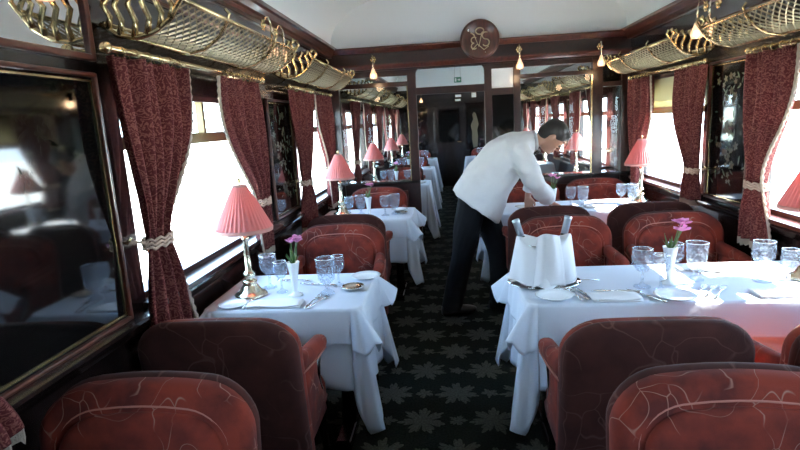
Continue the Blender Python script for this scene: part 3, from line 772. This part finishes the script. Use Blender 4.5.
# ------------------------------------------------------------------ table lamps
def make_lamp():
    t=thing('table_lamp','pink shaded lamp','table lamp')
    hexw=lambda a,r,z:1-.05*abs(math.sin(3*a)) if z<.04 else 1
    MB().lathe([(.0,0),(.078,0),(.08,.008),(.07,.016),(.055,.022),(.048,.035),(.036,.05),(.030,.058),(.034,.066),(.030,.075),(.0,.075)],(0,0,0),36,wave=hexw).build('lamp_foot','lamp_metal',t,True)
    MB().lathe([(.0,.074),(.022,.074),(.020,.085),(.026,.095),(.030,.105),(.022,.115),(.014,.122),(.013,.2),(.011,.265),(.016,.272),(.018,.28),(.010,.288),(.008,.33),(.0,.33)],(0,0,0),24,wave=lambda a,r,z:1+(.1*math.cos(8*a) if .12<z<.27 else 0)).build('stem','lamp_metal',t,True)
    s=MB(); n=180
    pr=[(.128,.322),(.126,.328),(.092,.40),(.058,.47),(.034,.515),(.030,.522)]
    s.rings([[(r*(1+.035*math.cos(36*2*PI*j/n))*math.cos(2*PI*j/n),r*(1+.035*math.cos(36*2*PI*j/n))*math.sin(2*PI*j/n),z) for j in range(n)] for r,z in pr],True,False)
    ls=s.build('lamp_shade','shade',t,True,mods=[('SOLIDIFY',dict(thickness=.0015))])
    s=MB(); s.rings([[(r*math.cos(2*PI*j/90),r*math.sin(2*PI*j/90),z+.003*math.cos(30*2*PI*j/90)*(1 if z<.31 else 0)) for j in range(90)] for r,z in ((.131,.310),(.132,.318),(.131,.329),(.128,.328),(.127,.318),(.128,.312))],True,False)
    s.build('shade_trim','shade_trim',ls,True); s=MB()
    s.rings([[(r*math.cos(2*PI*j/30),r*math.sin(2*PI*j/30),z) for j in range(30)] for r,z in ((.033,.515),(.034,.522),(.028,.526),(.026,.52))],True,False)
    s.build('shade_collar','shade_trim',ls,True)
    MB().tube([(.0,0,.33),(0,0,.535)],.003,6).ball((0,0,.545),.008,.008,.012).build('finial','brass',t,True)
    MB().ball((0,0,.375),.02,.02,.03).build('bulb','dim_bulb',t,True)
    return t
lamp=make_lamp(); LG='table lamps with pleated pink shades'
for x,y,lb in ((-.955,2.385,'pink pleated table lamp on the nearest left table'),(-.95,4.64,'pink pleated table lamp on the second left table'),
    (1.545,2.42,'pink pleated table lamp at the right edge of the photo'),(1.60,4.68,'pink pleated table lamp right of the waiter on his table'),
    (-.955,6.93,'pink lamp on the first left table beyond the glass'),(-.955,9.2,'pink lamp on the second left table beyond the glass'),(-.955,11.4,'pink lamp on the last left table beyond the glass'),
    (1.60,7.0,'pink lamp on the first right table beyond the glass'),(1.60,9.2,'pink lamp on the second right table beyond the glass'),(1.60,11.4,'pink lamp on the last right table beyond the glass')):
    put(lamp,(x,y,T),random.uniform(0,.15),lb,LG)

# ------------------------------------------------------------------ tableware
def goblet(name,label,cat,H,R,stem,cut=True,straight=False):
    t=thing(name,label,cat); zb=H*stem
    if straight: outer=[(.0,0),(R*.72,0),(R*.74,.006),(R*.55,.012),(R*.25,.02),(R*.22,zb),(R*.55,zb+.012),(R*.82,zb+.03),(R*.92,lerp(zb,H,.6)),(R,H)]
    else: outer=[(.0,0),(R*.78,0),(R*.8,.004),(R*.3,.012),(R*.16,.02),(R*.15,zb),(R*.5,zb+.008),(R*.95,zb+(H-zb)*.35),(R*1.0,zb+(H-zb)*.6),(R*.93,H)]
    inner=[(r-.0022,z+.002) for r,z in outer[6:]][::-1]
    prof=outer+[(outer[-1][0]-.001,H+.001)]+inner+[(0.001,inner[-1][1])]
    k=14
    MB().lathe(prof,(0,0,0),28,wave=(lambda a,r,z:1+(.025*math.cos(k*a) if zb<z<H*.8 else 0))).build('bowl_and_foot','crystal',t,True); bf=t.children[0]
    rim=MB(); rr=outer[-1][0]-.001; rim.tube([(rr*math.cos(a),rr*math.sin(a),H) for a in [2*PI*j/28 for j in range(28)]],.0014,5,True); rim.build('rim','silver',bf,True)
    return t
gob=goblet('water_goblet','cut crystal water goblet','glass',.165,.043,.38)
wine=goblet('wine_glass','small cut crystal wine glass','glass',.15,.034,.42)
tumb=goblet('crystal_tumbler','tall cut crystal tumbler','glass',.155,.042,.22,straight=True)
def make_vase():
    t=thing('bud_vase','white bud vase','vase')
    MB().lathe([(.0,0),(.034,0),(.034,.005),(.016,.012),(.010,.022),(.013,.04),(.02,.1),(.029,.155),(.031,.16),(.027,.16),(.018,.1),(.009,.04),(.0,.04)],(0,0,0),20,wave=lambda a,r,z:1+.04*math.cos(8*a)).build('vase_body','china',t,True)
    return t
vase=make_vase()
def make_flower(lb,seed,big=1.0):
    r=random.Random(seed); t=thing('pink_flowers',lb,'flowers'); st=MB(); pe=MB(); lf=MB()
    for k in range(3):
        a=r.uniform(0,6.28)+k*2.1; dx,dy=.028*math.cos(a)*big,.02*math.sin(a)*big; h=.075+.03*r.random()
        st.tube([(0,0,-.05),(dx*.2,dy*.2,.0),(dx*.7,dy*.7,h*.6),(dx,dy,h)],.0022,5)
        for q in range(6):
            b=q*PI/3+r.uniform(-.2,.2); L=.030*big; rise=r.uniform(.012,.026)
            c0=Vector((dx,dy,h)); tip=c0+Vector((L*math.cos(b)*.8,L*math.sin(b)*.8,rise)); mid=c0+Vector((L*.55*math.cos(b),L*.55*math.sin(b),rise*.75)); sdv=Vector((-math.sin(b),math.cos(b),0))*.012*big
            pe.add([c0,mid-sdv,tip,mid+sdv,mid+Vector((0,0,.004))],[(0,1,4),(1,2,4),(2,3,4),(3,0,4)])
    for k in range(6):
        a=k*1.05; d=Vector((math.cos(a),math.sin(a),0)); s_=Vector((-math.sin(a),math.cos(a),0))*.006
        base=Vector((0,0,-.02)); mid=base+d*.02+Vector((0,0,.035)); tip=base+d*.034+Vector((0,0,.055+.012*(k%3)))
        lf.add([base,mid-s_,tip,mid+s_],[(0,1,2,3)])
    st.build('stem','leaf',t); pe.build('petals','petal',t,mods=[('SOLIDIFY',dict(thickness=.0015))]); lf.build('leaves','leaf',t,mods=[('SOLIDIFY',dict(thickness=.001))])
    return t
def make_plate(name,label,cat,R,mat,depth=.012):
    t=thing(name,label,cat)
    MB().lathe([(.0,0),(R*.6,0),(R*.66,.002),(R*.98,depth),(R,depth+.001),(R*.97,depth+.003),(R*.68,.006),(R*.58,.004),(0,.004)],(0,0,0),40,wave=lambda a,r,z:1+(.02*math.cos(14*a) if mat=='silver' else 0)).build('dish',mat,t,True)
    return t
plate=make_plate('side_plate','white side plate','plate',.075,'china')
silverdish=make_plate('silver_dish','small silver dish','dish',.055,'silver',.014)
def make_fork():
    t=thing('fork','silver fork','cutlery'); m=MB()
    m.loft([((0,y,z),(0,1,0),(1,0,0),rx,.0016) for y,z,rx in ((-.09,.004,.006),(-.07,.004,.008),(-.03,.006,.003),(.03,.006,.003),(.045,.004,.011),(.06,.003,.012))],8)
    for k in range(4): x=-.0095+.0063*k; m.tube([(x,.058,.003),(x,.08,.003),(x,.098,.006)],.0016,5)
    m.build('fork_body','silver',t,True); return t
def make_knife():
    t=thing('knife','silver knife','cutlery')
    MB().loft([((0,y,.005),(0,1,0),(1,0,0),rx,.004) for y,rx in ((-.1,.004),(-.09,.008),(-.03,.006),(0,.005))],8).build('handle','silver',t,True)
    MB().loft([((x,y,.004),(0,1,0),(1,0,0),rx,.0012) for x,y,rx in ((0,0,.006),(.001,.03,.009),(.001,.08,.009),(-.003,.105,.003))],6).build('blade','silver',t,True); return t
def make_spoon():
    t=thing('spoon','silver spoon','cutlery'); m=MB()
    m.loft([((0,y,z),(0,1,0),(1,0,0),rx,.0018) for y,z,rx in ((-.09,.004,.006),(-.03,.006,.003),(.03,.005,.003),(.04,.004,.009),(.055,.003,.014),(.07,.004,.013),(.082,.006,.005))],8); m.build('spoon_body','silver',t,True); return t
fork,knife,spoon=make_fork(),make_knife(),make_spoon()
def napkin_flat(x,y,rz,w,h,label):
    t=thing('folded_napkin',label,'napkin',(x,y,T),rz)
    MB().grid(lambda u,v:((u-.5)*w,(v-.5)*h,.012+.003*math.sin(u*7+v*4)),12,8).build('upper_fold','napkin',t,True,mods=[('SOLIDIFY',dict(thickness=.003))])
    MB().grid(lambda u,v:((u-.5)*w*.98+.004,(v-.5)*h*.97,.005+.0015*math.sin(u*6)),12,8).build('lower_fold','napkin',t,True,mods=[('SOLIDIFY',dict(thickness=.004))])
    return t
GG='glasses and goblets on the tables'
def G(p,x,y,lb,s=None): return put(p,(x,y,T),random.uniform(0,3),lb,GG,s)
# nearest left table
G(gob,-.90,2.50,'water goblet right of the nearest left lamp, left of its pair')
G(wine,-.815,2.42,'smaller glass between the goblet and the vase on the nearest left table')
put(vase,(-.735,2.37,T),0,'slim white bud vase on the nearest left table','bud vases')
f1=make_flower('pink flowers in the bud vase on the nearest left table',1,1.15); f1.location=(-.735,2.37,T+.16)
G(tumb,-.585,2.38,'tall tumbler at the middle of the nearest left table',1.1)
G(wine,-.555,2.50,'small glass half behind the tall tumbler on the nearest left table')
put(plate,(-.44,2.63,T),0,'white side plate at the far aisle corner of the nearest left table','side plates')
put(silverdish,(-.475,2.44,T),0,'shiny silver dish near the aisle edge of the nearest left table','silver dishes')
put(plate,(-.985,2.235,T),0,'white side plate at the window corner of the nearest left table','side plates',.85)
napkin_flat(-.79,2.23,.02,.24,.10,'folded white napkin at the front of the nearest left table')
CT='silver cutlery'
for i,(p,x,y,r,lb) in enumerate(((fork,-.625,2.26,-.15,'fork right of the napkin on the nearest left table'),(spoon,-.595,2.26,-.3,'spoon right of the fork on the nearest left table'),(knife,-.920,2.28,-.0,'knife left of the napkin on the nearest left table'),
    (knife,-.66,2.52,1.3,'knife lying crosswise behind the vase on the nearest left table'),(fork,-.80,2.60,1.45,'fork at the far side of the nearest left table'),
    (fork,.535,2.28,.25,'fork leaning outward right of the bucket plate'),(knife,.562,2.27,.3,'knife beside the fork right of the bucket plate'),(spoon,.51,2.28,.2,'spoon nearest the plate in front of the bucket'),
    (knife,.80,2.23,.5,'knife with dark blade left of the plate by the vase'),(fork,1.03,2.27,-.6,'leftmost fork right of the plate by the vase'),(fork,1.065,2.26,-.6,'middle fork right of the plate by the vase'),(fork,1.10,2.25,-.6,'rightmost fork right of the plate by the vase'),
    (spoon,.58,2.47,1.5,'spoon lying crosswise right of the draped bucket'),(knife,1.16,2.55,1.1,'knife lying by the far napkin on the nearest right table'),(knife,.70,2.30,1.4,'knife lying crosswise left of the goblet on the right table'))):
    put(p,(x,y,T+.001),r,lb,CT)
# nearest right table
G(gob,.825,2.36,'water goblet left of the vase with pink flowers on the nearest right table',1.05)
G(wine,.885,2.31,'wine glass just left of the vase on the nearest right table',1.05)
put(vase,(.955,2.40,T),0,'white bud vase on the nearest right table','bud vases',1.05)
f2=make_flower('large pink flowers in the vase on the nearest right table',2,1.6); f2.location=(.955,2.40,T+.165)
G(wine,1.005,2.47,'wine glass just right of the vase on the nearest right table',1.1)
G(tumb,1.085,2.44,'wide tumbler right of the vase on the nearest right table',1.12)
G(gob,1.345,2.40,'sunlit goblet toward the right window on the nearest right table',1.08)
G(wine,1.43,2.36,'sunlit wine glass next to the right lamp')
put(plate,(.905,2.21,T),0,'white side plate in front of the pink flowers','side plates',1.1)
put(plate,(.425,2.245,T),0,'white side plate in front of the ice bucket','side plates',1.05)
napkin_flat(1.20,2.62,-.05,.26,.12,'folded white napkin at the far side of the nearest right table')
napkin_flat(.665,2.22,.0,.20,.11,'folded white napkin between the bucket plate and the goblet')
napkin_flat(1.33,2.22,.0,.22,.11,'folded white napkin in the sun at the window end of the right table')
# ice bucket draped with a napkin, two bottles
bx_,by_=.42,2.46
t=thing('serving_tray','oval silver tray under the ice bucket','tray',(bx_,by_,T)); MB().lathe([(0,0),(.13,0),(.155,.008),(.158,.011),(.13,.005),(0,.005)],(0,0,0),40,1.05,.85).build('tray_body','silver',t,True)
t=thing('ice_bucket','ice bucket hidden under a draped white napkin','ice bucket',(bx_,by_,T+.006))
MB().lathe([(0,0),(.07,0),(.075,.01),(.09,.15),(.098,.185),(.102,.19),(.094,.188),(.085,.15),(.07,.012),(0,.012)],(0,0,0),32).build('bucket_body','silver',t,True)
for s_ in (-1,1): MB().tube([(s_*(.092+.03*math.sin(a)),0,.14+.02*math.cos(a)) for a in [PI*k/8 for k in range(9)]],.004,6).build('handle','silver',t,True)
nk=thing('draped_napkin','large white napkin draped over the ice bucket','napkin',(bx_,by_,T+.008))
def drape(u,v):
    a=2*PI*u; sq=max(abs(math.cos(a)),abs(math.sin(a))); L=.25/sq**.6
    if v<.35:
        r=.108*v/.35; z=.20+.025*math.cos(a*2+.4)*(v/.35)-.012*math.sin(a*5)*v
        if r<.045: z+=.0
    else:
        s_=(v-.35)/.65; r=.108+.020*s_+.017*s_*math.cos(4*a+.6)+.012*s_*math.sin(7*a); z=.20+.025*math.cos(a*2+.4)-min(.205,L*s_*1.05)-.012*math.sin(a*5)*.35
        z=max(z,.012+.004*math.sin(9*a))
    return (r*math.cos(a)*1.12,r*math.sin(a)*.95,z)
MB().grid(drape,72,26).build('napkin_cloth','napkin',nk,True,mods=[('SOLIDIFY',dict(thickness=.003)),('SUBSURF',dict(levels=1,render_levels=1))])
q=MB(); q.grid(lambda u,v:((u-.5)*(.10+.05*v)+.0,-.112-.018*math.sin(PI*v)-.008*math.cos(u*PI*3)-.012*v,.235-.225*v+.012*math.sin(PI*u)),14,18)
q.build('front_fold','napkin',nk,True,mods=[('SOLIDIFY',dict(thickness=.003))])
def bottle(x,tx,ty,lb):
    t=thing('wine_bottle',lb,'bottle',(bx_+x,by_,T+.03)); t.rotation_euler=(ty,tx,0)
    MB().lathe([(0,0),(.036,0),(.038,.01),(.038,.13),(.03,.16),(.017,.195),(.0145,.21),(.0145,.27),(0,.27)],(0,0,0),24).build('glass_body','bottle',t,True)
    MB().lathe([(.0158,.205),(.0158,.27),(.0172,.272),(.0172,.286),(.0,.288)],(0,0,0),20).build('foil_neck','foil',t,True)
    return t
bottle(-.042,-.30,.02,'left foil topped bottle leaning out of the draped ice bucket')
bottle(.045,.24,-.04,'right foil topped bottle leaning out of the draped ice bucket')
# second row tables and beyond
n_=('left','right')
def setting(x0,y,side,lb,n=3,flow=True):
    s=1
    G(gob,x0,y,'goblet nearest the window lamp on %s'%lb)
    G(tumb,x0+.09,y+.05,'tumbler beside the window side goblet on %s'%lb)
    if flow:
        put(vase,(x0+.17,y-.02,T),0,'bud vase on %s'%lb,'bud vases')
        f=make_flower('pink flowers in the vase on %s'%lb,int(x0*10+y*7),1.1); f.location=(x0+.17,y-.02,T+.16)
    G(gob,x0+.31,y-.03,'left goblet of the aisle side pair on %s'%lb); G(tumb,x0+.39,y+.02,'right tumbler of the aisle side pair on %s'%lb)
setting(-.86,4.52,0,'the second left table')
put(silverdish,(-.42,4.55,T),0,'silver dish on the aisle side of the second left table','silver dishes')
put(plate,(-.45,4.74,T),0,'side plate at the far aisle corner of the second left table','side plates')
G(gob,1.0,4.55,'left goblet of the pair right of the waiter hand'); G(tumb,1.09,4.52,'right tumbler of the pair right of the waiter hand')
G(gob,1.42,4.60,'left goblet of the pair by the second right lamp'); G(tumb,1.50,4.56,'right tumbler of the pair by the second right lamp')
put(vase,(.86,4.56,T),0,'bud vase by the waiter hand','bud vases'); f=make_flower('pink flowers in the vase by the waiter hand',31,1.1); f.location=(.86,4.56,T+.16)
napkin_flat(1.22,4.50,0,.24,.12,'folded white napkin in the sun on the table the waiter leans over')
put(plate,(.62,4.60,T),0,'side plate the waiter is setting out','side plates')
for k,y in enumerate((6.9,9.1,11.3)):
    w_=('first','second','last')[k]
    setting(-.84,y,0,'the %s left table beyond the partition'%w_)
    setting(.62,y,0,'the %s right table beyond the partition'%w_)
    put(plate,(-.36,y-.1,T),0,'side plate on the %s left table beyond the partition'%w_,'side plates')

# ------------------------------------------------------------------ waiter
wt=thing('person','waiter in a white jacket and black trousers bending over a right table','person',(.2,4.15,0))
def W(x,y,z): return (x-.2,y-4.15,z)
LR=.85
body=MB()
# torso core (under clothes), pelvis, legs
body.loft([(W(.17,4.18,.86),(.3,0,1),(0,1,0),.13,.10),(W(.22,4.18,.95),(.6,0,1),(0,1,0),.15,.11),(W(.33,4.18,1.08),(.8,0,1),(0,1,0),.13,.09),(W(.45,4.18,1.20),(.8,0,1),(0,1,0),.155,.10),(W(.54,4.18,1.28),(.9,0,.6),(0,1,0),.14,.08),(W(.61,4.18,1.305),(1,0,.3),(0,1,0),.06,.05)],16)
legR=[(.17,4.09,.88),(.12,4.06,.68),(.08,4.03,.47),(.03,4.03,.27),(-.01,4.04,.09)]
legL=[(.22,4.27,.88),(.30,4.22,.68),(.36,4.16,.48),(.37,4.15,.27),(.36,4.16,.09)]
for lg in (legR,legL): body.limb([W(*p) for p in lg],[.08,.075,.052,.045,.036],12)
neck=[(.58,4.18,1.30),(.65,4.175,1.318),(.715,4.17,1.32)]
body.limb([W(*p) for p in neck],[.058,.054,.052],12)
# head: looks to +X and down
HR=Matrix.Rotation(math.radians(52),3,'Y')   # tip forward
hc=Vector(W(.775,4.165,1.335))
def H(x,y,z): return hc+HR@Vector((x,y,z))      # x = face forward, z = crown
body.ball(H(0,0,.02),.095,.076,.10,18,14,HR)
body.ball(H(.028,0,-.05),.062,.055,.065,16,12,HR)       # jaw
body.ball(H(.065,0,-.088),.022,.026,.02,10,8,HR)        # chin
body.tube([H(.088,0,.02),H(.104,0,-.012),H(.112,0,-.03),H(.096,0,-.04)],[.009,.011,.014,.008],8)   # nose
body.ball(H(.09,0,.038),.012,.05,.008,10,8,HR)          # brow
body.ball(H(.088,0,-.060),.010,.024,.005,10,8,HR); body.ball(H(.086,0,-.069),.010,.02,.005,10,8,HR)    # lips
for s_ in (-1,1):
    body.ball(H(-.006,s_*.078,-.008),.018,.008,.03,10,8,HR@Matrix.Rotation(s_*.25,3,'Z'))           # ears
    body.ball(H(.07,s_*.034,-.02),.018,.016,.016,10,8,HR)
# arms
def hand(mb,wrist,fwd,side,down,curl=.6,s=1.0):
    wv=Vector(wrist); f=Vector(fwd).normalized(); sd=Vector(side); sd=(sd-f*sd.dot(f)).normalized(); dn=f.cross(sd); 
    if dn.dot(Vector(down))<0: dn=-dn
    mb.loft([(wv,f,sd,.026*s,.019*s),(wv+f*.03*s,f,sd,.032*s,.018*s),(wv+f*.06*s,f,sd,.041*s,.016*s),(wv+f*.088*s,f,sd,.042*s,.013*s)],14,2.4)
    for i,(o,L) in enumerate(((-.031,.068),(-.0105,.078),(.0105,.073),(.031,.058))):
        b=wv+f*.08*s+sd*o*s; c1=b+(f*.42+dn*.12*curl)*L*s; c2=c1+(f*.3+dn*.25*curl)*L*s; c3=c2+(f*.18+dn*.3*curl)*L*s
        b2=b+sd*o*.02
        mb.tube([b2-f*.02*s,b2,c1+sd*o*.15,c2+sd*o*.2,c3+sd*o*.2],[.0095*s,.0095*s,.009*s,.0082*s,.006*s],8)
    th=wv+f*.025*s-sd*.024*s
    mb.tube([th,th+(f*.025-sd*.022+dn*.006)*s,th+(f*.05-sd*.032+dn*.014)*s,th+(f*.072-sd*.030+dn*.022)*s],[.014*s,.012*s,.0105*s,.007*s],8)
armR=[(.50,4.03,1.285),(.555,3.99,1.16),(.615,4.02,1.02),(.70,4.12,.92),(.775,4.24,.825)]
armL=[(.55,4.34,1.275),(.62,4.42,1.15),(.66,4.47,1.03),(.66,4.50,.93),(.645,4.53,.84)]
body.limb([W(*p) for p in armR],[.05,.046,.04,.034,.025],12); body.limb([W(*p) for p in armL],[.05,.046,.04,.034,.025],12)
hand(body,W(*armR[-1]),(.65,.55,-.30),(.5,-.75,0),(0,0,-1),.45,.92)
hand(body,W(*armL[-1]),(.15,.35,-.75),(-.9,.3,0),(-1,0,0),.7,.92)
bo=body.build('body','skin',wt,True,mods=[('REMESH',dict(mode='VOXEL',voxel_size=.006,use_smooth_shade=True)),('SMOOTH',dict(factor=.5,iterations=2))])
# eyes
e=MB()
for s_ in (-1,1): e.ball(H(.084,s_*.033,-.008),.011,.012,.010,10,8,HR)
e.build('eyes',simple('eye',(.05,.04,.04),.2),wt,True)
# hair
h=MB(); h.ball(H(-.012,0,.042),.103,.086,.094,20,16,HR); h.ball(H(-.055,0,-.01),.058,.074,.07,16,12,HR); h.ball(H(.055,0,.085),.045,.06,.032,12,8,HR)
h.build('hair','hair',wt,True,mods=[('REMESH',dict(mode='VOXEL',voxel_size=.007,use_smooth_shade=True)),('SMOOTH',dict(factor=.5,iterations=3))])
# trousers
tr=MB()
tr.loft([(W(.24,4.18,.98),(.4,0,1),(0,1,0),.165,.125),(W(.19,4.18,.90),(.3,0,1),(0,1,0),.18,.135),(W(.18,4.18,.80),(.1,0,1),(0,1,0),.165,.12)],18)
tr.limb([W(*p) for p in legR]+[W(-.02,4.04,.035)],[.115,.105,.085,.082,.08,.082],14)
tr.limb([W(*p) for p in legL]+[W(.355,4.16,.035)],[.115,.10,.085,.08,.078,.08],14)
tr.build('trousers','trouser',wt,True,mods=[('REMESH',dict(mode='VOXEL',voxel_size=.01,use_smooth_shade=True)),('SMOOTH',dict(factor=.5,iterations=3))])
for cx,cy,a in ((-.005,4.03,.1),(.37,4.15,.2)):
    s=MB(); d=Vector((math.cos(a),math.sin(a),0))
    s.loft([(Vector(W(cx,cy,.045))+d*o,d,(0,1,0),rw,rh) for o,rw,rh in ((-.09,.02,.03),(-.075,.034,.042),(0,.038,.044),(.06,.042,.038),(.12,.046,.03),(.165,.03,.022),(.18,.01,.012))],14,2.6)
    s.build('shoe','shoe',wt,True)
# jacket: hem -> shoulders, then sleeves
J=MB()
ax=lambda x,z:(x,0,z)
secs=[((.195,4.18,.830),(.60,0,.80),.235,.222),((.225,4.18,.89),(.60,0,.80),.225,.215),((.27,4.18,.975),(.6,0,.8),.21,.20),((.335,4.18,1.075),(.64,0,.77),.20,.188),((.405,4.18,1.165),(.72,0,.7),.205,.178),((.475,4.18,1.228),(.85,0,.52),.218,.160),((.545,4.18,1.268),(.95,0,.35),.21,.130),((.60,4.18,1.295),(.97,0,.2),.155,.095),((.64,4.178,1.312),(.98,0,.12),.085,.07)]
J.loft([(W(*c),a,(0,1,0),rx,ry) for c,a,rx,ry in secs],26,2.25)
J.limb([W(*p) for p in ((.49,4.07,1.27),(.515,4.02,1.23),(.565,3.985,1.13),(.62,4.01,1.02),(.695,4.11,.925),(.75,4.21,.855))],[.095,.09,.083,.077,.066,.056],14)
J.limb([W(*p) for p in ((.53,4.30,1.26),(.57,4.37,1.21),(.62,4.43,1.13),(.66,4.475,1.03),(.66,4.50,.94),(.65,4.52,.885))],[.085,.08,.07,.064,.056,.050],14)
ct=bpy.data.textures.new('cloth_folds','CLOUDS'); ct.noise_scale=.11; ct.noise_depth=1
jk=J.build('jacket','jacket',wt,True,mods=[('REMESH',dict(mode='VOXEL',voxel_size=.009,use_smooth_shade=True)),('DISPLACE',dict(texture=ct,strength=.030,mid_level=.5,texture_coords='LOCAL')),('SMOOTH',dict(factor=.5,iterations=4))])
c=MB(); c.tube([Vector(W(.652,4.175,1.316))+Vector((.0,.068*math.cos(a),.0))+Vector((-.12,0,.99))*.064*math.sin(a) for a in [2*PI*k/20 for k in range(20)]],.013,8,True)
c.build('collar','jacket',jk,True)
MB().ball(W(.665,4.02,.985),.008,.006,.008,8,6).build('cuff_button','shoe',jk,True)
# ------------------------------------------------------------------ outside
struct(MB().box(-60,60,-60,80,-1.3,-1.2).build('ground','ballast'))
def bank(u,v): 
    x=lerp(-5,-16,u); return (x,lerp(-30,50,v),-1.2+2.6*sm(u*1.1)+.15*math.sin(v*60+u*7)*u)
struct(MB().grid(bank,14,60).build('ground_bank','bank',smooth=True))

# ------------------------------------------------------------------ light, world, camera
w=bpy.data.worlds.new('World'); scene.world=w; w.use_nodes=True; nt=w.node_tree; bg=nt.nodes['Background']
tc=node(nt,'ShaderNodeTexCoord'); sx=node(nt,'ShaderNodeSeparateXYZ'); nt.links.new(tc.outputs['Generated'],sx.inputs[0])
c=ramp(nt,sx.outputs[2],[(0,(.68,.84,1.0)),(.5,(.40,.64,1.0))]); nt.links.new(c,bg.inputs[0]); bg.inputs[1].default_value=13.5
s=bpy.data.lights.new('sun','SUN'); s.energy=60; s.angle=.01; s.color=(1,.94,.84); so=bpy.data.objects.new('sun',s); COL.objects.link(so)
sd=Vector((.69,.13,.72)); so.rotation_euler=sd.to_track_quat('Z','Y').to_euler(); so.location=(5,0,6)
for (X,sg,wins) in ((XL,-1,winL),(XR,1,winR)):     # portals only guide sampling of the sky through each window
    for a,b_ in wins:
        l=bpy.data.lights.new('window_portal','AREA'); l.shape='RECTANGLE'; l.size=ZW1-ZW0; l.size_y=b_-a; l.cycles.is_portal=True
        o=bpy.data.objects.new('window_portal',l); COL.objects.link(o); o.location=(X+sg*.085,(a+b_)/2,(ZW0+ZW1)/2)
        o.rotation_euler=Vector((sg,0,0)).to_track_quat('Z','Y').to_euler()
for x,y in ((-.955,2.385),(-.95,4.64),(1.545,2.42),(1.60,4.68),(-.955,6.93),(1.6,7.0)):
    l=bpy.data.lights.new('lamp_light','POINT'); l.energy=.5; l.color=(1,.6,.35); l.shadow_soft_size=.03
    o=bpy.data.objects.new('lamp_light',l); o.location=(x,y,T+.42); COL.objects.link(o)
F=540.0; vp=(447,120); th=.055
yv=Vector((vp[0]-400,vp[1]-225,F)).normalized(); h=Vector((math.cos(th),-math.sin(th),0)); n=h.cross(yv).normalized()
if n[1]>0: n=-n
xv=yv.cross(n)
if xv[0]<0: xv=-xv
# rows xv,yv,n give world axes in (right,down,forward) camera coordinates
right=Vector((xv[0],yv[0],n[0])); down=Vector((xv[1],yv[1],n[1])); fwd=Vector((xv[2],yv[2],n[2]))
cam=bpy.data.cameras.new('camera'); co=bpy.data.objects.new('camera',cam); COL.objects.link(co)
R=Matrix((right,-down,-fwd)).transposed(); co.matrix_world=Matrix.Translation((0,0,1.5))@R.to_4x4()
cam.sensor_width=36; cam.lens=F/800*36; cam.clip_start=.05; cam.clip_end=300
scene.camera=co
scene.cycles.max_bounces=7; scene.cycles.diffuse_bounces=4; scene.cycles.glossy_bounces=4; scene.cycles.transmission_bounces=6; scene.cycles.transparent_max_bounces=14; scene.cycles.caustics_reflective=False; scene.cycles.caustics_refractive=False
scene.view_settings.view_transform='Standard'; scene.view_settings.look='None'; scene.view_settings.gamma=1; scene.view_settings.use_curve_mapping=False
scene.view_settings.exposure=0.3
